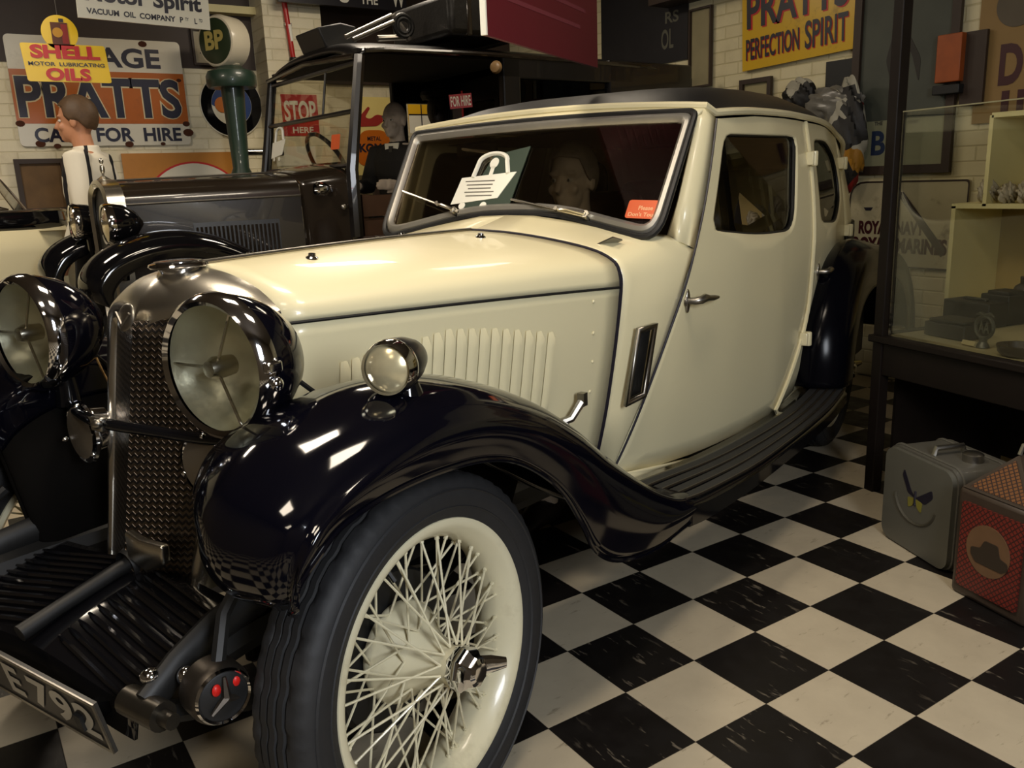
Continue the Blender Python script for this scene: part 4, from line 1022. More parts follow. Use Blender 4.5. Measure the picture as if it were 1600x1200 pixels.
# wheels
def taxi_wheel():
    w = bpy.data.objects.new('wheel', None); COL.objects.link(w); w.parent = TAXI
    obj('tyre', MB().lathe([(.27, -.05), (.31, -.062), (.35, -.055), (.375, -.04), (.38, 0), (.375, .04), (.35, .055), (.31, .062), (.27, .05)], (0, 0, 0), (0, 1, 0), 48), RUBBER, w)
    obj('rim', MB().lathe([(.28, -.045), (.255, -.03), (.25, 0), (.255, .03), (.28, .045), (.24, .02), (.24, -.02), (.28, -.045)], (0, 0, 0), (0, 1, 0), 40), TBLK, w)
    obj('disc', MB().lathe([(.25, -.01), (.12, .02), (.06, .05), (0, .055), (0, -.02), (.25, -.02)], (0, 0, 0), (0, 1, 0), 40), TBLK, w)
    return w
tw = taxi_wheel(); tw.location = (0, .58, .38)
for x, y in ((0, -.58), (-2.72, .64), (-2.72, -.64)):
    w = copy_tree(tw, TAXI); w.location = (x, y, .38)
# scuttle and body
sc_ = MB()
for s in (1, -1):
    a = [(-.67, s*y, z) for x, y, z in tb(1)]
    b = [(-.86, s*.575, .62), (-.86, s*.578, .90), (-.86, s*.575, 1.18), (-.86, s*.54, 1.262), (-.86, s*.4, 1.30), (-.86, s*.2, 1.318), (-.86, 0, 1.322)]
    rows = []
    for k in range(8):
        t = k/7; e = t*t*(3-2*t)*.55+t*.45
        rows.append([(p[0]*(1-t)+q[0]*t, p[1]*(1-e)+q[1]*e, p[2]*(1-t)+q[2]*t) for p, q in zip(a, b)])
    sc_.grid([smooth_line(r, 20) for r in rows])
scu = obj('scuttle', sc_, TBR, TAXI, solid=.01)
for s in (1, -1):
    obj('side_lamp', MB().lathe([(.028, .03), (.036, .02), (.034, -.02), (.015, -.05), (0, -.052)], (-.72, s*.50, 1.19), (1, 0, 0), 20), CHROME, scu)
    obj('scuttle_stud', MB().ellipsoid((-.80, s*.577, 1.10), (.016, .01, .016), 8, 12), STEEL, scu)
    pil = MB().tube([(-.86, s*.575, .95), (-.862, s*.575, 1.28), (-.90, s*.572, 1.5), (-.955, s*.565, 1.82)], [.034, .032, .029, .028], 8)
    po = obj('screen_pillar', pil, TBLK, TAXI)
    obj('pillar_strip', MB().tube([(-.842, s*.60, 1.19), (-.842, s*.555, 1.19)], .003, 6), mat('pink_band', 'a0304a', rough=.5), po)
    # low side behind the driver's doorway, passenger cabin
    obj('side_panel', MB().box((-1.32, s*.575, .70), (.90, .03, .50)), mat('taxi_side', (.04, .018, .010), rough=.5, var=.3), TAXI, bevel=.008)
def tsw(t): return (-.90+t, 0)
fr = MB()
WL, WH = 1.30, 1.79
xz = lambda z: -.868-.16*(z-WL)
fp = [(xz(z), y, z) for y, z in ((-.545, WL), (.545, WL), (.535, WH), (-.535, WH))]
wf_ = obj('screen_frame', MB().tube(fp, .014, 8, closed=True), TBLK, TAXI)
obj('screen_bar', MB().tube([(xz(1.56)+.004, -.545, 1.56), (xz(1.56)+.004, .545, 1.56)], .012, 8), TBLK, wf_)
obj('screen_post', MB().tube([(xz(1.56), .19, 1.57), (xz(1.79), .19, 1.79)], .007, 8), TBLK, wf_)
for z0_, z1_ in ((WL, 1.555), (1.565, WH)):
    obj('screen_pane', MB().add([(xz(z0_), -.54, z0_), (xz(z0_), .54, z0_), (xz(z1_), .535, z1_), (xz(z1_), -.535, z1_)], [(0, 1, 2, 3)]), glass('taxi_glass', (.84, .82, .74), .25), wf_, smooth=False, solid=.004)
# roof: flat crown with rounded edges and a drooping tail
TX = [(-.93, 1.83, .555), (-.98, 1.862, .575), (-1.1, 1.872, .585), (-1.6, 1.878, .59), (-2.3, 1.875, .59), (-2.9, 1.865, .585), (-3.15, 1.84, .57), (-3.3, 1.78, .55), (-3.37, 1.70, .54)]
rows = []
for x, z, w in TX:
    rows.append([(x, w*sin(a*pi/2), z-.02 + .075*(1-abs(sin(a*pi/2))**3.5) * (1 if x > -3.2 else .5)) for a in [i/10 for i in range(-10, 11)]])
obj('roof', MB().grid(rows), TBLK, TAXI, solid=.02)
obj('roof_rail', MB().tube([(x, .592*(w/.59), z-.022) for x, z, w in TX[1:7]], .014, 8).tube([(x, -.592*(w/.59), z-.022) for x, z, w in TX[1:7]], .014, 8), TBR, TAXI)
obj('roof_peak', MB().tube([(-.925, -.56, 1.815), (-.915, 0, 1.845), (-.925, .56, 1.815)], .014, 8), TBR, TAXI)
obj('cab_lining', MB().box((-1.45, 0, 1.845), (1.0, 1.1, .02)), LINING, TAXI, smooth=False)
cab = MB()
for s in (1, -1):
    cab.box((-1.86 if s > 0 else -2.2, s*.57, 1.25), (.12, .05, 1.2)).box((-2.55, s*.57, .85), (1.5, .05, .75)).box((-2.95, s*.57, 1.5), (.72, .05, .74)).box((-2.3, s*.57, 1.80), (1.0, .05, .12))
cab.box((-1.80, -.57, 1.25), (.10, .05, 1.2)).box((-1.97, -.57, 1.79), (.44, .05, .16)).box((-1.97, -.57, .95), (.44, .05, .62))
cab.box((-3.33, 0, 1.2), (.06, 1.12, 1.2)).box((-2.2, 0, .5), (2.3, 1.08, .06))
obj('passenger_cabin', cab, TBLK, TAXI, smooth=False, bevel=.01)
for s in (1, -1):
    obj('cabin_window', MB().box((-2.26 if s > 0 else -2.43, s*.565, 1.48), (.68 if s > 0 else .34, .008, .52)), glass('dark_glass', (.10, .09, .08), .5), TAXI, smooth=False)
# division between driver and passengers with a window, driver's bench
dv = MB().box((-2.2, 0, .95), (.05, 1.08, .62)).box((-2.2, 0, 1.77), (.05, 1.08, .14)).box((-2.2, .46, 1.48), (.05, .16, .46)).box((-2.2, 0, 1.48), (.04, .05, .46)).box((-2.2, -.46, 1.48), (.05, .16, .46))
obj('division', dv, TBLK, TAXI, smooth=False)
obj('driver_bench', MB().box((-1.52, -.05, .76), (.40, .95, .20)).box((-1.72, -.05, 1.0), (.08, .95, .40)), LEATHER, TAXI, bevel=.03)
obj('steering_wheel', MB().tube([(-1.13+.09*cos(a), -.26+.20*sin(a), 1.33+.17*cos(a)) for a in [2*pi*i/30 for i in range(30)]], .013, 8, closed=True).tube([(-1.13, -.26, 1.33), (-.92, -.26, 1.10)], .016, 8).tube([(-1.13, -.45, 1.33), (-1.13, -.07, 1.33)], .009, 6), TBR, TAXI)
ml = hit(775, 105, x=-2.43); l3 = TMI @ ml
obj('pillar_lamp', MB().lathe([(0, .03), (.026, .022), (.034, .0), (.03, -.012)], l3, (1, .7, 0), 24), mat('amber_glass', (.42, .26, .12), rough=.25), TAXI)
# meter with its red flag
fl = hit(722, 158, x=-2.66); f3 = TMI @ fl
mt = obj('meter', MB().box((f3.x, f3.y, f3.z-.17), (.09, .07, .10)).tube([(f3.x, f3.y, f3.z-.14), (f3.x, f3.y, f3.z+.055)], .006, 8), mat('meter_red', '8a1018', rough=.4), TAXI, bevel=.004)
fg = obj('flag', MB().prism(rect(.125, .075), -.003, .003), mat('flag_red', 'b01824', rough=.4), mt, smooth=False); fg.matrix_local = facing((f3.x+.012, f3.y+.004, f3.z), (-.86, .5, 0.06))
text(fg, 'FOR HIRE', 0, 0, .112, .055, PAPER, .004, bold=.02)
# roof furniture
t0 = [TMI @ hit(u, v, x=-2.95) for u, v in ((490, 70), (535, 60))]
bx = Vector((-1.06, 0, 1.965))
rl = obj('roof_box', MB().prism([(-.13, -.07), (.10, -.06), (.15, .05), (-.02, .085), (-.13, .07)], -.15, .15, lambda a, b_, h: (bx.x+a*.8, bx.y+h, bx.z+b_*.9)), BLACK, TAXI, bevel=.008)
ar = MB(); T = lambda u, v, x=-2.75: TMI @ hit(u, v, x=x)
ar.tube([T(540, 58), T(612, 24)], .012, 8).tube([T(552, 62, -2.7), T(615, 34, -2.7)], .012, 8).tube([T(612, 24), T(640, 62)], .02, 8).tube([T(590, 60), T(640, 58)], .015, 8)
ro = obj('roof_arm', ar, STEEL, TAXI)
cc_ = T(629, 41); rg = MB()
for r_ in (.055, .037): rg.tube([cc_+Vector((r_*cos(a), .01, r_*sin(a))) for a in [2*pi*i/24 for i in range(24)]], .012, 8, closed=True)
obj('coil', rg, BLACK, ro)
# black leather trunk strapped on the roof
tk = hit(712, 30, x=-2.8); tk3 = TMI @ tk
trm = thing('trunk', 'black leather travelling trunk lying on the roof of the taxi', 'trunk', TM @ Matrix.Translation((tk3.x-.02, tk3.y, 1.948)))
obj('chest', MB().box((0, 0, .105), (.52, .62, .21)), mat('black_leather', (.010, .009, .008), rough=.45, var=.3, scale=25, bump=.2), trm, bevel=.03)
for x in (-.14, .14): obj('strap', MB().box((x, 0, .106), (.035, .63, .218)), TBR, trm, bevel=.01)
obj('clasp', MB().box((0, .318, .13), (.05, .01, .05)), STEEL, trm, bevel=.003)
# dummies
dp = TMI @ hit(619, 180, x=-3.26)
human('mannequin', 'grey faced dummy driver in a dark jacket and white shirt inside the taxi', TM @ Matrix.Translation((dp.x, dp.y, 1.575-1.18*.86)) @ Matrix.Rotation(radians(26), 4, 'Z') @ Matrix.Scale(.86, 4), 'sit', skin=mat('dummy_skin', (.66, .56, .46), rough=.6, var=.3, scale=14), hair=None, top='dark_jacket', legs='15130f', cat='mannequin')
dp = TMI @ hit(684, 172, x=-3.34)
bust = thing('dummy_head', 'dark dummy head in a black cap before the yellow panel inside the taxi', 'dummy', TM @ Matrix.Translation((dp.x, dp.y, dp.z)) @ Matrix.Rotation(radians(50), 4, 'Z'))
DKD = mat('dark_dummy', (.03, .022, .018), rough=.5)
hd = MB().ellipsoid((0, 0, 0), (.085, .068, .115), 16, 24).ellipsoid((.05, 0, -.04), (.045, .05, .07), 12, 16).tube([(.075, 0, .02), (.105, 0, -.025), (.085, 0, -.035)], [.01, .015, .01], 10).tube([(-.01, 0, -.08), (-.01, 0, -.17)], [.052, .06], 16)
hd.grid([[(a*cos(t), b*sin(t), z) for t in [2*pi*i/24 for i in range(24)]] for a, b, z in ((.05, .06, -.155), (.08, .15, -.19), (.10, .19, -.25), (.11, .19, -.36), (.0, .0, -.36))], closed_v=True)
obj('head', hd, DKD, bust, merge=False)
cpm = MB().lathe([(0, .075), (.06, .072), (.10, .055), (.108, .03), (.092, .0)], (-.005, 0, .06), (.05, 0, 1), 28).ellipsoid((.085, 0, .058), (.055, .06, .008), 8, 16)
obj('cap', cpm, BLACK, bust)
obj('stand', MB().tube([(0, 0, -.35), (0, 0, -dp.z+.56)], .02, 8).lathe([(0, .02), (.10, .015), (.11, 0), (0, 0)], (0, 0, -dp.z+.535), n=20), WOODDK, bust)
sp_ = cpt(900, 280, x=-1.78)
human('mannequin', 'pale old dummy sitting behind the windscreen of the cream saloon', CM @ Matrix.Translation((sp_.x, sp_.y, sp_.z-1.18+.0)), 'sit', skin=mat('wax_skin', (.62, .52, .40), rough=.6, var=.15, scale=12), hair='8d8272', top='dim_jacket', legs='15130f', cat='mannequin')
# ------------------------------------------------------------------ cream tourer at the left, cut by the frame
VO = Matrix.Translation((-4.44, -2.12, 0)) @ Matrix.Rotation(radians(90), 4, 'Z')     # x forward = world +y, y left = world -x
V = thing('cream_tourer', 'cream open touring car with a black top rail beyond the taxi fenders', 'car', VO)
vb = MB(); rows = []
for x, w, zt in ((1.36, .10, .98), (1.35, .32, 1.02), (1.30, .42, 1.03), (1.15, .48, 1.03), (.6, .50, 1.03), (0, .50, 1.03), (-.6, .50, 1.03), (-1.0, .50, 1.03)):
    rows.append([(x, y*w, z) for y, z in [(-.7, .38), (-.95, .5), (-1, .7), (-1, .9), (-.985, zt)]])
vb.grid(rows); vb.grid([[(x, -y, z) for x, y, z in r] for r in rows])
vbo = obj('body', vb, CREAM, V, solid=.02)
rail = [(x, y*.985, z+.045) for x, y, z in [(r[-1][0], r[-1][1], r[-1][2]) for r in rows]]
tr_ = MB().grid([[(x, y, z-.05), (x, y*1.03, z), (x, y, z+.055), (x, y*.86, z+.05)] for x, y, z in rail]); tr_.grid([[(x, -y, z-.05), (x, -y*1.03, z), (x, -y, z+.055), (x, -y*.86, z+.05)] for x, y, z in rail])
obj('top_rail', tr_, GLOSSBLK, V, solid=.01)
obj('rail_strip', MB().tube([(x, y*1.0, z+.06) for x, y, z in rail], .008, 6), NICKEL, V)
obj('seat', MB().box((.85, 0, .85), (.5, .86, .4)).box((.52, 0, 1.08), (.16, .86, .42), Matrix.Rotation(radians(-14), 3, 'Y')), mat('tourer_hide', (.30, .14, .10), rough=.5, var=.2, scale=8), V, bevel=.05)
obj('bonnet_top', MB().grid([[(x, y, 1.02+.05*(1-(y/.5)**2)) for y in np.linspace(-.5, .5, 11)] for x in (1.18, 1.25, 1.33)]), CREAM, V)
pl_ = [(1.18-.55*(z-1.06), y*.98, z) for y, z in [(-.46, 1.07), (-.45, 1.15), (-.40, 1.24), (-.30, 1.31), (-.15, 1.345), (0, 1.35), (.15, 1.345), (.3, 1.31), (.4, 1.24), (.45, 1.15), (.46, 1.07)]]
sf = obj('screen_rim', MB().tube(smooth_line(pl_, 40), .007, 8), NICKEL, V)
obj('screen_pane', MB().add(smooth_line(pl_, 40), [tuple(range(40))]), CLEAR, sf, smooth=False, solid=.003)
obj('hood_iron', MB().tube([(.5, -.45, 1.1), (.75, -.45, 1.24), (.95, -.42, 1.32)], .012, 6).tube([(.75, -.45, 1.24), (1.05, -.45, 1.14)], .012, 6), TBR, V)
vw = MB()
for x in (.75,):
    for s in (1, -1):
        w = obj('wheel', MB().lathe([(.0, .05), (.25, .05), (.31, .06), (.35, .04), (.355, 0), (.35, -.04), (.31, -.06), (0, -.05)], (x, s*.42, .355), (0, 1, 0), 36), RUBBER, V)
obj('chassis', MB().box((.1, 0, .36), (2.0, .7, .08)), BLACK, V)
for s in (1, -1): obj('wheel', MB().lathe([(.0, .05), (.25, .05), (.31, .06), (.35, .04), (.355, 0), (.35, -.04), (.31, -.06), (0, -.05)], (-.85, s*.42, .355), (0, 1, 0), 36), RUBBER, V)

cr_m = TM @ Matrix.Translation((-1.20, .36, .535))
cr_t = thing('wooden_crate', 'brown slatted wooden crate standing in the open side of the taxi', 'crate', cr_m)
CRM = mat('crate_wood', (.075, .035, .018), rough=.6, var=.4, scale=9)
for k in range(5): obj('slat', MB().box((0, .12, .06+.125*k), (.50, .014, .105)).box((0, -.12, .06+.125*k), (.50, .014, .105)).box((.243, 0, .06+.125*k), (.014, .25, .105)).box((-.243, 0, .06+.125*k), (.014, .25, .105)), CRM, cr_t, smooth=False)
for a_, b_ in ((-.23, -.10), (-.23, .10), (.23, -.10), (.23, .10)): obj('corner_post', MB().box((a_, b_, .31), (.03, .03, .62)), CRM, cr_t, smooth=False)
obj('base', MB().box((0, 0, .015), (.48, .23, .02)), CRM, cr_t, smooth=False)
# ------------------------------------------------------------------ signs
def enamel(name, color, rust='3a2212', amt=.55, sc=3.2, rough=.3): return mat(name, color, rough=rough, stain=rust, stain_amt=amt, stain_scale=sc, var=.04)
YEL = enamel('yellow_enamel', 'e8c21c', amt=.12); ORG = enamel('orange_enamel', 'b4601a', amt=.25); OLDW = enamel('old_white_enamel', 'ddd8c6', amt=.22)
PYEL = enamel('perfection_yellow', 'd0a620', amt=.35, sc=5)
INKB = mat('navy_lettering', (.010, .010, .030), rough=.35); MAR = mat('maroon_lettering', '3c1016', rough=.4)
WIRE = mat('wire_grey', (.10, .09, .08), rough=.5, metal=.6)
def board(name, label, cat, M_, w, h, m, th=.012, r=.0, group=None):
    t = thing(name, label, cat, M_, group)
    p = rounded(w, h, r, 5) if r else rect(w, h)
    obj('panel', MB().prism(p, -th, 0), m, t, smooth=False)
    return t
def wires(t, M_, pts, h0):
    for x in pts:
        p = M_ @ Vector((x, h0, -.004)); q = M_.inverted() @ Vector((p.x, p.y, CEIL))
        obj('wire', MB().tube([(x, h0-.01, -.004), q], .0018, 5), WIRE, t)
YR, XB = (0, 1, 0), WX+.02
# big garage sign on the back wall
c, w, h = on_wall_x(XB, (3, 52), (299, 226)); M_ = facing(c, YR)
t = board('garage_sign', 'large orange and white enamel sign reading CARS FOR HIRE on back wall', 'sign', M_, w, h, OLDW, .014, .03)
Yp = lambda py: (139-py)/174*h; Xp = lambda px: (px-151)/296*w
obj('band', flat(rect(w, Yp(105)-Yp(190), 0, (Yp(105)+Yp(190))/2), -.001, .002), ORG, t, smooth=False)
text(t, 'GARAGE', Xp(150), Yp(82), w*.74, h*.185, INKB, .003, bold=.03)
text(t, 'PRATTS', Xp(149), Yp(148), w*.955, h*.395, mat('pale_outline', 'd8c9a0', rough=.4), .003, bold=.055)
text(t, 'PRATTS', Xp(149), Yp(148), w*.945, h*.38, INKB, .005, bold=.03)
text(t, 'CARS  FOR  HIRE', Xp(155), Yp(208), w*.86, h*.135, INKB, .003, bold=.03)
rust = mat('rust', '4a2410', rough=.9, var=.4, scale=30)
for px, py, r_ in ((35, 222, .022), (62, 226, .016), (185, 224, .02), (246, 224, .012), (294, 190, .018), (296, 205, .026), (8, 190, .02), (290, 116, .012), (232, 58, .02)):
    obj('rust_spot', flat([(a*1.4+Xp(px), b_+Yp(py)) for a, b_ in circle(r_, 11)], 0, .0028), rust, t, smooth=False)
# yellow lubricating oils sign, hung in front of it
c, w, h = on_wall_x(-3.45, (30, 66), (175, 130)); M_ = facing(c, YR, (0, -.02, 1))
t = thing('oil_sign', 'small yellow hanging sign with red letters and a round oil can panel on top', 'sign', M_)
pc = round_poly([(-w*.47, -h/2), (w*.5, -h/2), (w*.47, h/2), (-w*.5, h/2)], .012)
obj('panel', flat(pc, -.008, 0), YEL, t, smooth=False)
cy_, cr_ = h*.80, h*.46
obj('roundel', flat(circle(cr_, 40, -w*.03, cy_), -.008, 0), YEL, t, smooth=False)
text(t, 'SHELL', -.0, h*.29, w*.80, h*.36, RED, .002, bold=.05)
text(t, 'MOTOR  LUBRICATING', .0, -h*.03, w*.88, h*.105, INKB, .002, bold=.02)
text(t, 'OILS', -.0, -h*.30, w*.52, h*.34, RED, .002, bold=.05)
can = obj('oil_can_picture', flat(rect(cr_*.92, cr_*1.25, -w*.03, cy_-.004), 0, .002), mat('can_brown', '5a2a10', rough=.5, var=.3, scale=30), t, smooth=False)
obj('can_cap', flat(rect(cr_*.25, cr_*.2, -w*.03+cr_*.15, cy_+cr_*.7), 0, .002), INK, can, smooth=False)
obj('can_side', flat(rect(cr_*.35, cr_*1.1, -w*.03+cr_*.27, cy_-.006), .002, .003), mat('can_red', '8a1c12', rough=.5), can, smooth=False)
obj('can_disc', flat(circle(cr_*.28, 24, -w*.03-cr_*.12, cy_), .002, .0035), mat('can_yellow', 'c08a1c', rough=.5), can, smooth=False)
wires(t, M_, (-w*.03,), cy_+cr_*.95)
# white motor spirit sign, hung from the ceiling
A_, B_ = hit(122, 27, x=-3.0), hit(329, 47, x=-3.0); hh = .26; w = (B_-A_).length
rt = (B_-A_).normalized(); up = (Vector((0, 0, 1))-rt*rt.z).normalized(); M_ = facing((A_+B_)/2+up*hh/2, rt)
t = board('spirit_sign', 'white hanging enamel sign with black Motor Spirit lettering', 'sign', M_, w, hh, WHITE, .010)
text(t, 'Motor Spirit', 0, -hh/2+.103, w*.88, .092, INK, .002, bold=.035)
text(t, 'VACUUM  OIL  COMPANY', -w*.105, -hh/2+.034, w*.66, .026, INK, .002, bold=.035)
text(t, 'P', w*.272, -hh/2+.034, .015, .026, INK, .002, bold=.03); text(t, 'TY', w*.315, -hh/2+.039, .017, .015, INK, .002, bold=.02)
text(t, 'L', w*.385, -hh/2+.034, .013, .026, INK, .002, bold=.03); text(t, 'TD', w*.425, -hh/2+.039, .017, .015, INK, .002, bold=.02)
wires(t, M_, (-w*.42, w*.42), hh/2)
# petrol pump with its globe
gp = hit(370, 200, x=-4.5)
t = thing('petrol_pump', 'green petrol pump column with a white BP globe beside the pier', 'petrol pump', Matrix.Translation((gp.x, gp.y, 0)))
GRN = mat('pump_green', '24382c', rough=.4, coat=.3, var=.12, scale=6)
zt = hit(366, 133, x=-4.5).z; zc = hit(366, 106, x=-4.5).z; zg = hit(360, 66, x=-4.5).z
col = obj('column', MB().lathe([(.24, 0), (.24, .06), (.16, .10), (.13, .9), (.10, 1.25), (.055, 1.35), (.065, 1.6), (.078, zt-.02), (.0, zt-.02)], n=32), GRN, t)
obj('canopy', MB().lathe([(.0, zt-.03), (.155, zt-.02), (.165, zt), (.165, zt+.055), (.15, zt+.085), (.10, zt+.10), (.07, zc+.01), (0, zc+.01)], n=36), GRN, t)
obj('hose', MB().tube([(.12, .05, 1.3), (.2, .12, 1.1), (.22, .12, .7), (.16, .05, .4)], .018, 8), RUBBER, t)
obj('spout', MB().tube([(0, .05, hit(385, 238, x=-4.5).z), (.02, .18, hit(385, 238, x=-4.5).z-.002), (.02, .30, hit(385, 238, x=-4.5).z-.01)], .024, 10), CHROME, t)
ax = Vector((.48, -.88, 0)).normalized(); gc = Vector((-.02, -.015, zg))
gl = obj('globe', MB().lathe([(0, -.10), (.13, -.10), (.165, -.07), (.170, .05), (.156, .078), (.146, .082), (0, .082)], gc, ax, 40), mat('opal_glass', 'cfc6ae', rough=.25), t)
obj('globe_neck', MB().lathe([(.05, zc), (.07, zc+.02), (.06, zg-.12)], n=24), MATS['opal_glass'], gl)
obj('globe_face', MB().lathe([(.144, .083), (.135, .087), (0, .089)], gc, ax, 36), mat('globe_green', '2a3622', rough=.3), gl)
text(gl, 'BP', 0, .005, .17, .12, mat('globe_letters', 'b3a35c', rough=.4), 0, bold=.04).matrix_local = facing(gc+ax*.091, (.88, .48, 0))
# round sign
c, w, h = on_wall_x(XB, (308, 111), (413, 214)); r_ = h/2
t = thing('round_sign', 'round black rimmed enamel sign with a blue and white centre behind the petrol pump', 'sign', facing(c, YR))
obj('plate', flat(circle(r_, 48), -.012, 0), WHITE, t, smooth=False)
obj('black_ring', MB().strip([(a, b_, .003) for a, b_ in circle(r_*.965, 48)], [(a, b_, .003) for a, b_ in circle(r_*.64, 48)]), GLOSSBLK, t, solid=.004, smooth=False)
obj('blue_half', flat([p for p in circle(r_*.63, 48) if p[1] >= -.0001 or p[0] > r_*.3], 0, .003), mat('sign_blue', '1c3c78', rough=.35), t, smooth=False)
obj('orange_disc', flat(circle(r_*.24, 28, -r_*.30, 0), .003, .006), mat('sign_orange', 'c8701c', rough=.4), t, smooth=False)
# tan board with a red ringed disc
c, w, h = on_wall_x(XB, (189, 240), (372, 330)); t = board('disc_board', 'tan wall board with a red rimmed white disc behind the taxi bonnet', 'sign', facing(c, YR), w, h, enamel('tan_board', 'c08238', amt=.1), .014)
cy_ = h/2 - (335-240)/90*h*.98; rr_ = (335-255)/90*h
pts = [(a, max(b_, -h/2+.002)) for a, b_ in circle(rr_, 60, w*.12, cy_+.0)]
obj('red_ring', flat(pts, 0, .003), RED, t, smooth=False)
obj('disc', flat([(a, max(b_, -h/2+.001)) for a, b_ in circle(rr_*.965, 60, w*.12, cy_)], .003, .005), OLDW, t, smooth=False)
# framed pictures of the back wall
def picture(name, label, M_, w, h, bar, fm, pm, depth=.025):
    t = thing(name, label, 'picture', M_)
    obj('frame', MB().strip([(a, b_, 0) for a, b_ in rect(w, h)], [(a, b_, 0) for a, b_ in rect(w-2*bar, h-2*bar)]), fm, t, smooth=False, solid=depth, off=1)
    obj('print', flat(rect(w-2*bar, h-2*bar), -.004, .004), pm, t, smooth=False)
    return t
c, w, h = on_wall_x(XB, (20, 249), (113, 330)); picture('framed_picture', 'dark framed brown picture low on the back wall by the person', facing(c, YR), w, h, .03, BROWN, mat('sepia_print', '6a5030', rough=.7, var=.5, scale=9))
c, w, h = on_wall_x(XB, (296, 44), (338, 103)); t = picture('framed_print', 'small framed print with dark line drawing between signs and pump globe', facing(c, YR), w, h, .015, BROWN, mat('pale_print', 'b8b098', rough=.7, var=.1))
for i in range(3): obj('drawn_line', flat(rect(w*.6, .008, .02, -.04+.035*i), .004, .006), INKB, t, smooth=False)
# red stop sign and white notice on the pier
XP = -4.735
c, w, h = on_wall_x(XP, (438, 147), (500, 212)); t = board('stop_sign', 'red enamel sign reading STOP HERE on the brick pier', 'sign', facing(c, YR), w, h, mat('stop_red', 'b81f16', rough=.35, var=.05), .008)
text(t, 'STOP', 0, h*.10, w*.88, h*.50, PAPER, .002, bold=.03); text(t, 'HERE', w*.04, -h*.36, w*.58, h*.15, PAPER, .002, bold=.02)
c, w, h = on_wall_x(XP, (430, 229), (495, 258)); board('white_notice', 'low white notice board under the red stop sign', 'sign', facing(c, YR), w, h, PAPER, .008)
a, b_ = hit(447, 4, x=-4.68), hit(461, 92, x=-4.68)
t = thing('hand_pump', 'red hand pump tube hanging on the white brick pier', 'pump', Matrix.Translation((-4.715, (a.y+b_.y)/2, (a.z+b_.z)/2)))
o_ = Vector((-4.68, (a.y+b_.y)/2, (a.z+b_.z)/2)); u_ = (a-o_)
obj('barrel', MB().tube([u_*1.25, u_*-.92], .019, 14), mat('pump_red', 'b5201c', rough=.3, coat=.3), t)
obj('nozzle', MB().tube([u_*-.92, u_*-1.02, u_*-1.12], [.024, .03, .02], 12), BLACK, t)
obj('label', MB().tube([u_*.25+Vector((.006, .006, 0)), u_*-.35+Vector((.006, .006, 0))], .016, 12), PAPER, t)
obj('bracket', MB().box((-.01, 0, .05), (.03, .05, .02)), STEEL, t)
# polish sign seen through the taxi cab
c, w, h = on_wall_x(-4.55, (549, 151), (618, 272)); t = board('polish_sign', 'cream sign with a red figure and orange KOMO disc beyond the taxi cab', 'sign', facing((c.x, c.y, c.z), YR), w, h, enamel('polish_cream', 'cdbb74', amt=.1), .01)
obj('orange_disc', flat([(a*1.02, b_) for a, b_ in round_poly([(-w*.44, -h*.38), (w*.44, -h*.38), (w*.48, -h*.12), (w*.30, h*.08), (-w*.30, h*.08), (-w*.48, -h*.12)], .06)], 0, .003), ORG, t, smooth=False)
text(t, 'METAL', 0, -h*.03, w*.36, h*.055, INK, .005, bold=.02); text(t, 'KOMO', 0, -h*.15, w*.80, h*.115, INK, .005, bold=.04); text(t, 'PASTE', 0, -h*.285, w*.45, h*.07, INK, .005, bold=.02)
obj('red_figure', flat(round_poly([(-w*.45, h*.12), (w*.1, h*.13), (w*.42, h*.25), (w*.1, h*.28), (-.02, h*.22), (-w*.2, h*.24), (-w*.05, h*.36), (-w*.1, h*.38), (-w*.3, h*.27), (-w*.46, h*.24)], .02), 0, .003), mat('figure_red', '8c2018', rough=.5), t, smooth=False)
obj('back_post', MB().box((0, -c.z/2, -.03), (.05, c.z, .03)).box((0, -c.z+.02, -.03), (.2, .04, .16)), BROWN, t, smooth=False)
c, w, h = on_wall_x(-4.3, (637, 155), (697, 208))  # painted panel on an added post stands in for a lit window
t = board('lit_window_stand_in', 'yellow over white panel with dark lines standing in for a lit window beyond the taxi', 'sign', facing(c, YR), w, h, mat('panel_yellow', 'd8a818', rough=.5), .008)
obj('white_band', flat(rect(w, h*.54, 0, -h*.23), 0, .002), OLDW, t, smooth=False)
obj('divider', flat(rect(.008, h, -w*.16, 0), .002, .004), INK, t, smooth=False)
obj('divider', flat(rect(w, .009, 0, h*.05), .002, .004), INK, t, smooth=False)
obj('stand', MB().box((0, -c.z/2, -.025), (.05, c.z, .03)).box((0, -c.z+.02, -.02), (.2, .04, .16)), BLACK, t, smooth=False)
# black fascia with white letters
XF_ = -4.6
A_, B_ = hit(436, 6, x=XF_), hit(636, 18, x=XF_); w = B_.y-A_.y; h = .30
M_ = facing((XF_, (A_.y+B_.y)/2, B_.z+h/2), YR); t = board('fascia_board', 'long black fascia board with white letters above the taxi', 'sign', M_, w, h, mat('fascia_black', (.010, .009, .014), rough=.4), .03)
fx = lambda px: (px-536)/200*w
text(t, 'S', fx(535), -h/2+.085, .075, .12, PAPER, .002, bold=.02); text(t, 'THE', fx(574), -h/2+.060, .14, .065, PAPER, .002, bold=.02); text(t, 'W', fx(622), -h/2+.085, .11, .12, PAPER, .002, bold=.02)
obj('hanger', MB().box((-w*.4, .2, -.02), (.02, 2*(CEIL-M_.translation.z)-.4+.0, .02)).box((w*.4, .2, -.02), (.02, 2*(CEIL-M_.translation.z)-.4, .02)), BLACK, t, smooth=False)
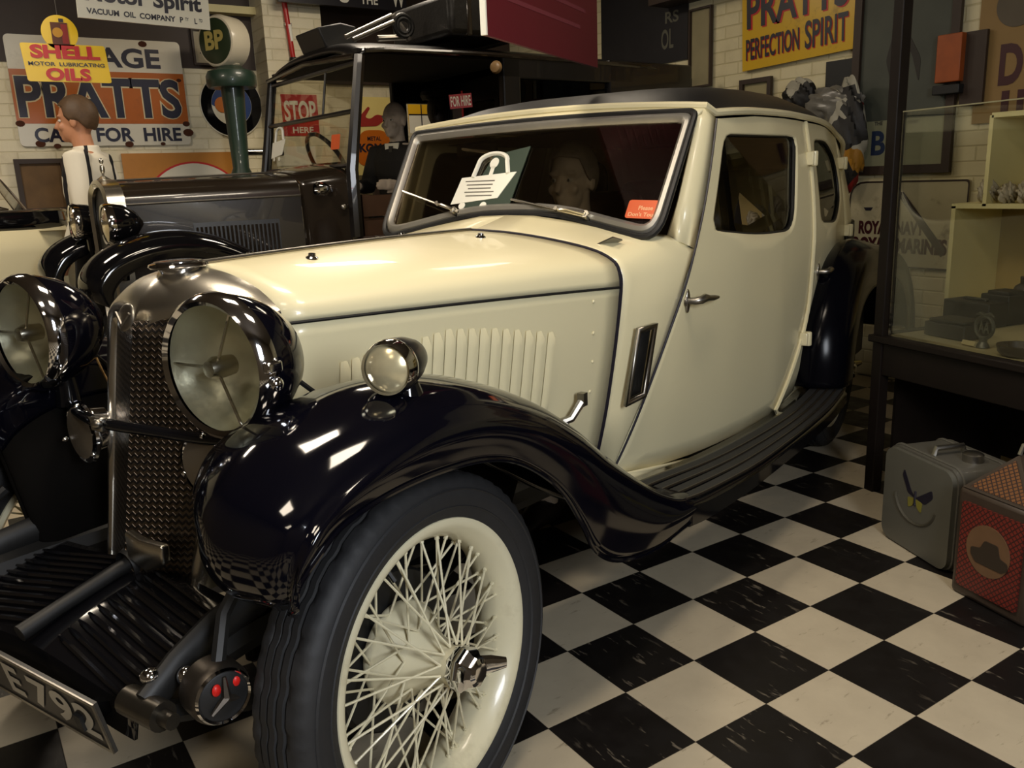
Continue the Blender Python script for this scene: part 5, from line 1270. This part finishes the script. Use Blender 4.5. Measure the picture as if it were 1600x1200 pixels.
# maroon information board
A_, B_ = CAM+ray(761, 55)*2.2, CAM+ray(934, 102)*2.95; B_.z = A_.z+.0
rt = (B_-A_); w = rt.length; h = .62
M_ = facing((A_+B_)/2+Vector((0, 0, h/2)), rt)
t = board('information_board', 'dark maroon information board with faint lines of text hanging over the bonnet', 'sign', M_, w, h, mat('maroon', '5a0b1c', rough=.5, var=.05), .012)
LNM = mat('faint_text', '6e2a34', rough=.6)
random.seed(3)
for i in range(9):
    y = h/2-.07-.055*i
    obj('text_line', flat(rect(w*.8*random.uniform(.75, 1), .012, -.02, y), 0, .001), LNM, t, smooth=False)
obj('edge_strip', MB().box((-w/2-.004, 0, -.006), (.008, h, .016)), PAPER, t, smooth=False)
wires(t, M_, (-w*.4, w*.4), h/2)
# ---- right wall
XRt, YW = (1, 0, 0), WY-.015
c, w, h = on_wall_y(YW, (938, -70), (1074, 92)); t = board('dark_signboard', 'black signboard with dim grey letters in the far corner', 'sign', facing(c, XRt), w, h, mat('board_black', (.012, .011, .013), rough=.5, var=.3), .01)
q = lambda u, v: (hit(u, v, y=YW).x-c.x, hit(u, v, y=YW).z-c.z)
GL = mat('dim_letters', '5c5a4c', rough=.6)
text(t, 'RS', *q(1050, 26), .13, .075, GL, .002); text(t, 'OL', *q(1043, 61), .12, .13, GL, .002)
c, w, h = on_wall_y(YW, (1080, 16), (1113, 134)); picture('aged_poster', 'narrow aged grey poster beside the dark signboard', facing(c, XRt), w, h, .012, BROWN, mat('aged_paper', '8d8362', rough=.8, var=.25, scale=7))
A_, B_ = hit(1160, 112, y=YW-.02), hit(1335, 75.5, y=YW-.02); rt = B_-A_; w = rt.length; h = .56
up = Vector((0, 0, 1)); rtn = rt.normalized(); up = (up-rtn*up.dot(rtn)).normalized()
t = board('perfection_sign', 'yellow enamel sign reading PERFECTION SPIRIT on the right wall', 'sign', facing((A_+B_)/2+up*h/2, rt), w, h, PYEL, .014)
text(t, 'PRATTS', .010, -h/2+.335, w*.90, .21, RED, .002, bold=.03); text(t, 'PRATTS', 0, -h/2+.343, w*.90, .21, INK, .004, bold=.025)
text(t, 'PERFECTION', -w*.205, -h/2+.115, w*.50, .125, RED, .002, bold=.02); text(t, 'PERFECTION', -w*.21, -h/2+.12, w*.50, .125, INK, .004, bold=.02)
text(t, 'SPIRIT', w*.275, -h/2+.122, w*.36, .155, RED, .002, bold=.02); text(t, 'SPIRIT', w*.27, -h/2+.128, w*.36, .155, INK, .004, bold=.02)
c, w, h = on_wall_y(YW, (1159, 126), (1206, 190)); t = picture('small_picture', 'small dark framed picture under the yellow spirit sign', facing(c, XRt), w, h, .028, BROWN, mat('faded_print', '9a906a', rough=.7, var=.15))
c, w, h = on_wall_y(YW, (1291, 97), (1332, 170)); board('black_plaque', 'plain black plaque on the right wall beside the tall poster', 'plaque', facing(c, XRt), w, h, BLACK, .02)
c, w, h = on_wall_y(YW, (1345, -80), (1486, 269)); t = picture('tall_poster', 'tall framed poster of a grey scene above pale paper with blue letters', facing(c, XRt), w, h, .045, BROWN, mat('poster_grey', '45483e', rough=.6, var=.35, scale=5))
q = lambda u, v: (hit(u, v, y=YW).x-c.x, hit(u, v, y=YW).z-c.z)
y1 = q(1410, 186)[1]; y0 = -h/2+.045
obj('pale_strip', flat([(-w/2+.045, y0), (w/2-.045, y0), (w/2-.045, y1), (-w/2+.045, y1)], .004, .006), mat('poster_pale', '8b8a6c', rough=.6, var=.08), t, smooth=False)
text(t, 'BP', (q(1378, 0)[0]+q(1419, 0)[0])/2, q(1400, 222)[1], .17, .13, mat('poster_blue', '26334e', rough=.5), .007, bold=.03)
text(t, 'THE', *q(1374, 193), .05, .02, INK, .007); text(t, 'NEW', *q(1428, 190), .055, .02, INK, .007)
obj('dark_form', flat(round_poly([q(1393, 130), q(1385, 95), q(1398, 50), q(1410, 20), q(1425, 60), q(1440, 90), q(1436, 130), q(1425, 80), q(1405, 70)], .03), .004, .006), mat('poster_dark', '2a2620', rough=.6, var=.3), t, smooth=False)
# navy sign
c, w, h = on_wall_y(YW, (1329, 284), (1504, 425)); t = thing('recruiting_sign', 'white enamel sign with dark red ROYAL NAVY lettering low on the right wall', 'sign', facing(c, XRt))
obj('panel', flat(round_poly(rect(w, h), [.02, .02, .02, .10]), -.012, 0), enamel('navy_white', 'b5ab8a', amt=.5, sc=6), t, smooth=False)
q = lambda u, v: (hit(u, v, y=YW).x-c.x, hit(u, v, y=YW).z-c.z)
m2 = lambda u0, u1, v: ((q(u0, v)[0]+q(u1, v)[0])/2, q((u0+u1)/2, v)[1])
text(t, 'ROYAL  NAVY', *m2(1342, 1445, 356), q(1445, 356)[0]-q(1342, 356)[0], .075, MAR, .002, bold=.05)
text(t, 'ROYAL  MARINES', *m2(1333, 1480, 384), q(1480, 384)[0]-q(1333, 384)[0], .085, MAR, .002, bold=.05)
obj('diagonal', flat([q(1400, 300), q(1412, 300), q(1478, 392), q(1470, 402)], 0, .003), BROWN, t, smooth=False)
obj('ship_mark', flat([q(1350, 324), q(1364, 324), q(1361, 329), q(1353, 329)], 0, .003), INK, t, smooth=False)
obj('edge_band', MB().strip([(a, b_, .002) for a, b_ in round_poly(rect(w, h), [.02, .02, .02, .10])], [(a*.975, b_*.96, .002) for a, b_ in round_poly(rect(w, h), [.02, .02, .02, .10])]), BROWN, t, smooth=False)
# orange tin dispenser
c, w, h = on_wall_y(YW-.04, (1470, 58), (1502, 138)); t = thing('wall_dispenser', 'orange and black tin dispenser fixed to the right wall', 'dispenser', facing((c.x, c.y, c.z), XRt))
obj('case', MB().box((0, .02, 0), (w, h-.03, .06)), mat('dull_orange', '9a4a18', rough=.5, var=.3, scale=20), t, bevel=.004)
obj('drawer', MB().box((0, -h/2, .0), (w*1.1, .045, .07)), BLACK, t, bevel=.004)
obj('back_board', MB().box((w*.85, -.04, -.02), (w*.9, h*1.35, .02)), BROWN, t, smooth=False)
# tan letter board
c, w, h = on_wall_y(YW, (1540, -70), (1680, 182)); t = board('letter_board', 'tan painted board with large dark red letters behind the display case', 'sign', facing(c, XRt), w, h, mat('tan_paint', '8d7040', rough=.6, var=.12), .012)
q = lambda u, v: (hit(u, v, y=YW).x-c.x, hit(u, v, y=YW).z-c.z)
text(t, 'D', *q(1580, 100), .11, .19, MAR, .002, bold=.04)
obj('letter_stroke', flat(rect(.035, .12, *q(1570, 162)), 0, .003), MAR, t, smooth=False); obj('letter_stroke', flat(rect(.03, .12, *q(1594, 160)), 0, .003), MAR, t, smooth=False)
obj('roundel', flat(circle(.10, 32, *q(1592, 6)), 0, .004), mat('grey_roundel', '5a5040', rough=.6, var=.2), t, smooth=False)
# patchwork cloth and crumpled bag hung on the wall behind the saloon roof
def patch_mat():
    t_ = NT('patchwork'); v = t_.N.new('ShaderNodeTexVoronoi'); v.inputs['Scale'].default_value = 9; t_.L.new(t_.tc, v.inputs['Vector'])
    o = t_.N.new('ShaderNodeSeparateColor'); t_.L.new(v.outputs['Color'], o.inputs[0])
    c1 = t_.mix(t_.math('GREATER_THAN', o.outputs[0], .72), '9a9686', '7c1c16'); c1 = t_.mix(t_.math('GREATER_THAN', o.outputs[1], .80), c1, '9a6c18'); c1 = t_.mix(t_.math('GREATER_THAN', o.outputs[2], .62), c1, '1a1816')
    return t_.set(Base_Color=c1, Roughness=.6)
pm = patch_mat()
def lump(c, r, seed, amp=.22, nu=26, nv=40):
    random.seed(seed); ph = [(random.uniform(2, 7), random.uniform(2, 7), random.uniform(2, 7), random.uniform(0, 6)) for _ in range(6)]
    rows = []
    for i in range(nu+1):
        a = pi*i/nu; row = []
        for j in range(nv):
            b_ = 2*pi*j/nv; d = Vector((sin(a)*cos(b_), sin(a)*sin(b_), cos(a)))
            k = 1+amp*sum((abs(sin(p[0]*d.x+p[1]*d.y+p[2]*d.z+p[3]))-.5) for p in ph)/3
            row.append(Vector(c)+Vector((d.x*r[0]*k, d.y*r[1]*k, d.z*r[2]*k)))
        rows.append(row)
    return MB().grid(rows, closed_v=True)
a = hit(1300, 200, y=2.9)
t = thing('hanging_cloth', 'patchwork cloth bundle hung on the wall behind the saloon roof', 'cloth', Matrix.Translation((a.x, 2.985, a.z)))
P_ = lambda u, v, y=2.86: hit(u, v, y=y)-Vector((a.x, 2.985, a.z))
obj('bundle', lump(P_(1322, 215), (.11, .075, .28), 4, .3), pm, t)
obj('upper_fold', lump(P_(1300, 165), (.16, .07, .09), 9, .38), mat('silver_cloth', '6b6860', rough=.3, var=.5, scale=10), t)
obj('top_knot', lump(P_(1250, 150), (.10, .07, .09), 12, .25), pm, t)
# ------------------------------------------------------------------ display case, shelf unit and what stands there
P0 = Vector((-.20, 1.385, 0)); CA = math.atan2(-.12, .55)
DC = Matrix.Translation(P0) @ Matrix.Rotation(CA, 4, 'Z')
t = thing('display_case', 'dark glazed display case with a cream table top along the right side', 'display case', DC)
obj('post', MB().box((0, .0, 1.25), (.044, .044, 2.5)), WOODDK, t, bevel=.004)
obj('leg', MB().box((0, .62, .3), (.044, .044, .6)), WOODDK, t, bevel=.004)
obj('leg', MB().box((1.5, .0, .3), (.05, .05, .6)), WOODDK, t, bevel=.004); obj('leg', MB().box((1.5, .62, .3), (.05, .05, .6)), WOODDK, t, bevel=.004)
obj('apron', MB().box((.75, 0, .52), (1.46, .03, .13)).box((.75, .62, .52), (1.46, .03, .13)).box((0, .31, .52), (.03, .58, .13)).box((1.5, .31, .52), (.03, .58, .13)), WOODDK, t, smooth=False, bevel=.003)
obj('added_shade_panel', MB().box((.75, .60, .27), (1.46, .012, .42)).box((.0, .33, .27), (.012, .5, .42)), WOODDK, t, smooth=False)  # panels added to make the space under the table dark
obj('top_edge', MB().box((.75, -.015, .588), (1.56, .05, .026)).box((.75, .635, .588), (1.56, .05, .026)).box((-.015, .31, .588), (.05, .6, .026)), WOODDK, t, bevel=.005)
obj('table_top', MB().box((.75, .31, .588), (1.5, .61, .022)), mat('case_cream', 'b9ab80', rough=.6, var=.06), t, smooth=False)
zt = hit(1550, 160, y=1.3).z
obj('front_pane', MB().box((.76, .0, (.602+zt)/2), (1.46, .005, zt-.602)), glass('case_glass', (.9, .91, .88), .5), t, smooth=False)
obj('pane_edge', MB().box((.76, .0, zt+.002), (1.46, .006, .004)), mat('glass_edge', '8a8668', rough=.3), t, smooth=False)
def on_case(u, v): 
    p = hit(u, v, z=.6); return p
# shelf unit on the floor behind the case
sx0, sx1 = hit(1487, 322, y=2.25).x, .75; ux = hit(1550, 180, y=2.25).x; zs = hit(1487, 322, y=2.25).z; ztop = hit(1550, 180, y=2.25).z
t = thing('shelf_unit', 'stepped cream shelf unit behind the glass of the display case', 'shelf unit', Matrix.Translation((sx0, 2.25, 0)))
L_ = sx1-sx0
obj('side_board', MB().box((.009, .2, zs/2), (.018, .4, zs)), CREAMW, t, smooth=False)
obj('side_board', MB().box((L_, .2, ztop/2), (.018, .4, ztop)), CREAMW, t, smooth=False)
obj('shelf', MB().box((L_/2, .2, zs), (L_, .4, .02)), CREAMW, t, smooth=False); obj('shelf', MB().box((L_/2, .2, .5), (L_, .4, .02)), CREAMW, t, smooth=False)
obj('side_board', MB().box((ux-sx0, .2, (zs+ztop)/2), (.016, .4, ztop-zs)), CREAMW, t, smooth=False)
obj('top_board', MB().box(((ux-sx0+L_)/2, .2, ztop), (L_-ux+sx0, .4, .02)), CREAMW, t, smooth=False)
obj('back_board', MB().box((L_/2, .395, zs/2), (L_, .01, zs)).box(((ux-sx0+L_)/2, .395, (zs+ztop)/2), (L_-ux+sx0, .01, ztop-zs)), mat('shelf_tan', 'a08a52', rough=.6), t, smooth=False)
CR = mat('crumpled_white', 'a79c84', rough=.55, var=.25, scale=20)
for i, (u, w_, h_, lab) in enumerate(((1541, .030, .05, 'crumpled pale wrapper at the left end of the cream shelf'), (1572, .028, .038, 'low crumpled wrapper in the middle of the cream shelf'), (1604, .032, .048, 'crumpled cream wrapper at the right of the cream shelf'))):
    p = hit(u, 318, y=2.30)
    o = obj('wrapper', lump((0, 0, h_*.92), (w_, .05, h_), 20+i, .5), CR); o.location = (p.x, 2.31, zs+.014); tag(o, lab, 'wrapper', 'crumpled wrappers on the shelf')
# things on the table top
def place(u, v, z=.6): p = hit(u, v, z=z); return Matrix.Translation((p.x, p.y, .602)) @ Matrix.Rotation(CA, 4, 'Z')
M_ = place(1535, 543); t = thing('car_badge', 'grey winged ring car badge standing on the front of the table top', 'badge', M_)
bg = mat('badge_grey', (.12, .115, .09), rough=.35, metal=.5, var=.3, scale=30)
obj('ring', MB().tube([(.034*cos(a), .0, .066+.036*sin(a)) for a in [2*pi*i/32 for i in range(32)]], .006, 8, closed=True), bg, t)
obj('foot', MB().tube([(0, 0, .0), (0, 0, .006), (0, 0, .018), (0, 0, .034)], [.022, .02, .012, .015], 16), bg, t)
text(t, 'AA', 0, 0, .042, .04, bg, 0, bold=.03).matrix_local = facing((0, -.002, .066), (1, 0, 0))
wg = MB()
for s in (1, -1): wg.tube([(0, 0, .105), (s*.018, 0, .112), (s*.034, 0, .104)], [.006, .006, .002], 8)
obj('wing', wg, bg, t)
o = obj('price_card', MB().box((0, 0, .008), (.05, .012, .016), Matrix.Rotation(-.5, 3, 'X')), mat('card_buff', 'b8a878', rough=.7), smooth=False, mw=place(1514, 541)); tag(o, 'small blank buff card lying beside the car badge', 'card')
def item(name, mb, m, u, v, label, cat, bev=.004):
    o = obj(name, mb, m, bevel=bev, mw=place(u, v)); tag(o, label, cat); return o
DKM = mat('dark_tin', (.022, .018, .014), rough=.5, var=.4, scale=20); DKB = mat('dark_brown_tin', (.03, .02, .012), rough=.5, var=.4, scale=20)
item('flat_case', MB().box((0, .05, .025), (.17, .13, .05)).box((.0, .05, .056), (.15, .11, .012)), DKM, 1478, 528, 'flat black case lying open on the left of the table top', 'case')
item('tool_box', MB().box((0, .03, .045), (.20, .10, .09)).box((0, .03, .095), (.10, .02, .012)), DKM, 1512, 508, 'dark tool box behind the flat black case', 'box')
jb = MB().lathe([(0, 0), (.042, 0), (.045, .01), (.045, .11), (.036, .13), (.020, .14), (.022, .165), (0, .168)], n=28)
o = obj('oil_bottle', jb, DKB, mw=place(1598, 500)); tag(o, 'dark stoppered bottle at the back of the table top', 'bottle')
item('lamp_box', MB().box((0, .04, .055), (.12, .12, .11)).box((0, .04, .115), (.09, .09, .015)), DKM, 1556, 506, 'dark square lamp box beside the stoppered bottle', 'box')
o = obj('brown_dish', MB().lathe([(0, 0), (.05, 0), (.062, .012), (.066, .034), (.058, .034), (.05, .014), (0, .012)], n=30), mat('brown_dish', (.05, .032, .014), rough=.4, var=.3), mw=place(1592, 556)); tag(o, 'shallow brown dish at the front edge of the table top', 'dish')
# ------------------------------------------------------------------ tins on the floor
a, b_ = hit(1376, 834, z=0), hit(1470, 893, z=0); d = (b_-a); ang = math.atan2(d.y, d.x); w = d.length+.03
ht = hit(1384, 690, y=a.y).z
M_ = Matrix.Translation((a.x, a.y, 0)) @ Matrix.Rotation(ang, 4, 'Z')
t = thing('butterfly_tin', 'grey rounded tin case with a painted butterfly under the display case', 'tin', M_)
GT = mat('grey_tin', (.095, .090, .074), rough=.45, var=.12, scale=9, stain='2e2618', stain_amt=.3, stain_scale=9)
cp = rounded(w, ht, .045, 6, w/2, ht/2)
xy = lambda a_, b2, h_: (a_, h_, b2)
obj('shell', MB().prism(cp, .012, .205, xy), GT, t)
obj('lid_face', MB().prism(rounded(w-.012, ht-.012, .04, 6, w/2, ht/2), -.004, .012, xy), mat('tin_face', (.10, .097, .078), rough=.45, var=.12, scale=8), t)
obj('seam', MB().tube([(p[0], .03, p[1]) for p in rounded(w+.004, ht+.004, .046, 6, w/2, ht/2)], .005, 6, closed=True).tube([(p[0], .18, p[1]) for p in rounded(w+.004, ht+.004, .046, 6, w/2, ht/2)], .005, 6, closed=True), GT, t)
obj('handle', MB().tube([(w*.5, .05, ht), (w*.5, .055, ht+.022), (w*.5, .15, ht+.022), (w*.5, .155, ht)], .009, 8), STEEL, t)
obj('filler_cap', MB().lathe([(.03, 0), (.03, .022), (.022, .028), (0, .028)], (w*.75, .12, ht), n=20), STEEL, t)
bf = obj('butterfly', MB(), INK, t) if False else None
cx_, cz = w*.50, ht*.60
F2 = Matrix(((1, 0, 0, cx_), (0, 0, -1, -.0045), (0, 1, 0, cz), (0, 0, 0, 1)))
wm = MB().prism(round_poly([(0, -.005), (.02, .008), (.072, .044), (.078, .020), (.045, -.012)], .008), 0, .001); wm2 = MB().prism(round_poly([(0, -.005), (-.02, .012), (-.058, .072), (-.066, .05), (-.035, .0)], .008), 0, .001)
for m_ in (wm, wm2):
    o = obj('butterfly_wing', m_, INK, t, smooth=False); o.matrix_local = F2
for sx in (1, -1):
    o = obj('butterfly_wing', MB().prism(round_poly([(0, -.008), (sx*.034, -.012), (sx*.030, -.045), (sx*.012, -.036)], .006), 0, .0012), mat('wing_yellow', (.20, .18, .03), rough=.5), t, smooth=False); o.matrix_local = F2
o = obj('butterfly_body', MB().tube([(0, .016, .001), (0, -.03, .001)], .004, 6), INK, t); o.matrix_local = F2
arc = [(.092*cos(a_), .078*sin(a_)-.012) for a_ in np.linspace(pi*1.02, pi*1.95, 30)]
o = obj('painted_arc', MB().tube([(x, y, 0) for x, y in arc], .005, 4), mat('faint_ink', (.05, .045, .03), rough=.6), t); o.matrix_local = F2
# red tin with a pitched top
a, b_ = hit(1481, 922, z=0), hit(1592, 982, z=0); d = (b_-a); ang = math.atan2(d.y, d.x); w = d.length*1.04; ht = hit(1502, 760, y=a.y).z
M_ = Matrix.Translation((a.x, a.y, 0)) @ Matrix.Rotation(ang, 4, 'Z')
t = thing('red_tin', 'red patterned tin with a pitched top and a picture panel on the floor', 'tin', M_)
BT = mat('brown_tin', (.045, .030, .020), rough=.45, var=.2, scale=12)
obj('shell', MB().box((w/2, .115, ht/2), (w, .22, ht)), BT, t, bevel=.014)
def scale_mat(name, c1, c2, sc):
    t_ = NT(name); o = t_.xyz()
    a1 = t_.math('PINGPONG', t_.math('ADD', o[0], o[2]), sc); a2 = t_.math('PINGPONG', t_.math('SUBTRACT', o[0], t_.math('ADD', o[2], o[1])), sc)
    k = t_.math('LESS_THAN', t_.math('MINIMUM', a1, a2), sc*.28)
    return t_.set(Base_Color=t_.mix(k, c1, c2), Roughness=.45)
pr = scale_mat('red_lattice', (.17, .020, .012), (.035, .010, .008), .0085); po = scale_mat('orange_lattice', (.19, .075, .02), (.025, .010, .008), .0085)
xz_ = lambda a_, b2, h_: (a_, h_, b2)
obj('red_panel', MB().prism(rounded(w*.80, ht*.78, .008, 3, w*.5, ht*.5), -.002, .006, xz_), pr, t, smooth=False)
pc_ = obj('picture_panel', MB().prism([(a_*.95, b2) for a_, b2 in circle(w*.30, 36, w*.52, ht*.53)], -.004, 0, xz_), mat('picture_tan', (.14, .075, .035), rough=.5, var=.25, scale=20), t, smooth=False)
obj('painted_car', MB().prism(round_poly([(w*.28, ht*.46), (w*.28, ht*.52), (w*.40, ht*.54), (w*.45, ht*.62), (w*.62, ht*.62), (w*.66, ht*.52), (w*.76, ht*.50), (w*.77, ht*.44), (w*.70, ht*.40), (w*.35, ht*.40)], .006), -.006, -.003, xz_), mat('picture_dark', (.03, .02, .012), rough=.5), pc_, smooth=False)
rf = MB(); e = .012; hr = .115
A1 = [(e, .008, ht), (w-e, .008, ht), (w-e, .222, ht), (e, .222, ht)]; R1, R2 = (w*.5, .075, ht+hr), (w*.5, .155, ht+hr)
rf.add(A1+[R1, R2], [(0, 1, 4), (1, 2, 5, 4), (2, 3, 5), (3, 0, 4, 5), (0, 3, 2, 1)])
obj('pitched_top', rf, BT, t, smooth=False)
def shrink(P, k=.80, lift=.002):
    P = [Vector(p) for p in P]; c = sum(P, Vector())/len(P); n = (P[1]-P[0]).cross(P[2]-P[0]).normalized()
    return [c+(p-c)*k+n*lift for p in P]
for f_ in ((A1[0], A1[1], R1), (A1[1], A1[2], R2, R1), (A1[3], A1[0], R1, R2)):
    q_ = shrink(f_); obj('patterned_side', MB().add(q_, [tuple(range(len(q_)))]), po, t, smooth=False)
obj('top_handle', MB().tube([R1, Vector(R1)+Vector((0, .01, .025)), Vector(R2)+Vector((0, -.01, .025)), R2], .006, 8), STEEL, t)
# ------------------------------------------------------------------ cards and stickers on the windscreens
def lockcard(M_, k, label, back=True, lines=True):
    t = thing('padlock_card', label, 'card', M_)
    if back: obj('green_back', flat([(-.06*k, -.10*k), (.115*k, -.085*k), (.125*k, .125*k), (-.0*k, .10*k)], -.003, 0), mat('card_green', '26382a', rough=.5), t, smooth=False)
    sh = [(-.105*k, -.075*k), (.065*k, -.055*k), (.105*k, .035*k), (-.095*k, .020*k)]
    obj('lock_body', flat(sh, 0, .002), PAPER, t, smooth=False)
    arc = [(.005*k+.052*k*cos(a_), .075*k+.030*k*sin(a_)) for a_ in np.linspace(0, pi, 16)]
    obj('shackle', MB().tube([(.075*k, .03*k, .001)]+[(x, y, .001) for x, y in arc]+[(-.052*k, .02*k, .001)], .0075*k, 6), PAPER, t)
    if back: obj('key_mark', flat([(a_, b2*1.2) for a_, b2 in circle(.016*k, 16, .012*k, .058*k)], .001, .0025), PAPER, t, smooth=False); obj('key_neck', flat(rect(.014*k, .04*k, .012*k, .038*k), .001, .0025), PAPER, t, smooth=False)
    for x in (-.06, .02): obj('wheel_mark', flat(circle(.012*k, 14, x*k, -.08*k), .0, .002), PAPER, t, smooth=False)
    if lines:
        for i in range(5): obj('text_line', flat(rect((.11-.012*(i % 3))*k, .0035*k, (-.02+.003*i)*k, (.006-.013*i)*k), .002, .003), mat('grey_print', '6f6c60', rough=.6), t, smooth=False)
    return t
nS = Vector((.828, 0, .56))
p = scr_hit(760, 288)+nS*.008
ML = CM @ facing(p, (0, 1, 0), (-.56, 0, .828))
lockcard(ML, 1.06, 'dark green card with a white padlock print on the windscreen of the cream saloon')
p = scr_hit(1008, 329)+nS*.006
t = thing('notice_sticker', 'orange please do not touch sticker on the windscreen of the cream saloon', 'sticker', CM @ facing(p, (0, 1, -.04), (-.56, 0, .828)))
STK = mat('sticker_orange', 'e0602c', rough=.5)
obj('label', flat(rounded(.108, .060, .008, 4), 0, .0012), STK, t, smooth=False)
text(t, 'Please', .004, .004, .045, .014, mat('sticker_print', 'f0b888', rough=.5), .0016); text(t, "Don't Touch", .002, -.017, .095, .013, MATS['sticker_print'], .0016)
tp = lambda u, v: (lambda o, d_: (lambda t_: o+d_*t_)((-.868+.16*WL - (o.x+.16*o.z))/(d_.x+.16*d_.z)))(TMI @ CAM, TMI.to_3x3() @ ray(u, v))
nT = Vector((.987, 0, .158))
lockcard(TM @ facing(tp(437, 228)+nT*.006, (0, 1, 0), (-.158, 0, .987)), .95, 'pale padlock card on the windscreen of the taxi', back=False, lines=False)
t = thing('notice_sticker', 'small orange sticker on the windscreen of the taxi', 'sticker', TM @ facing(tp(526, 222)+nT*.006, (0, 1, 0), (-.158, 0, .987)))
obj('label', flat(rounded(.10, .075, .008, 4), 0, .0012), STK, t, smooth=False)
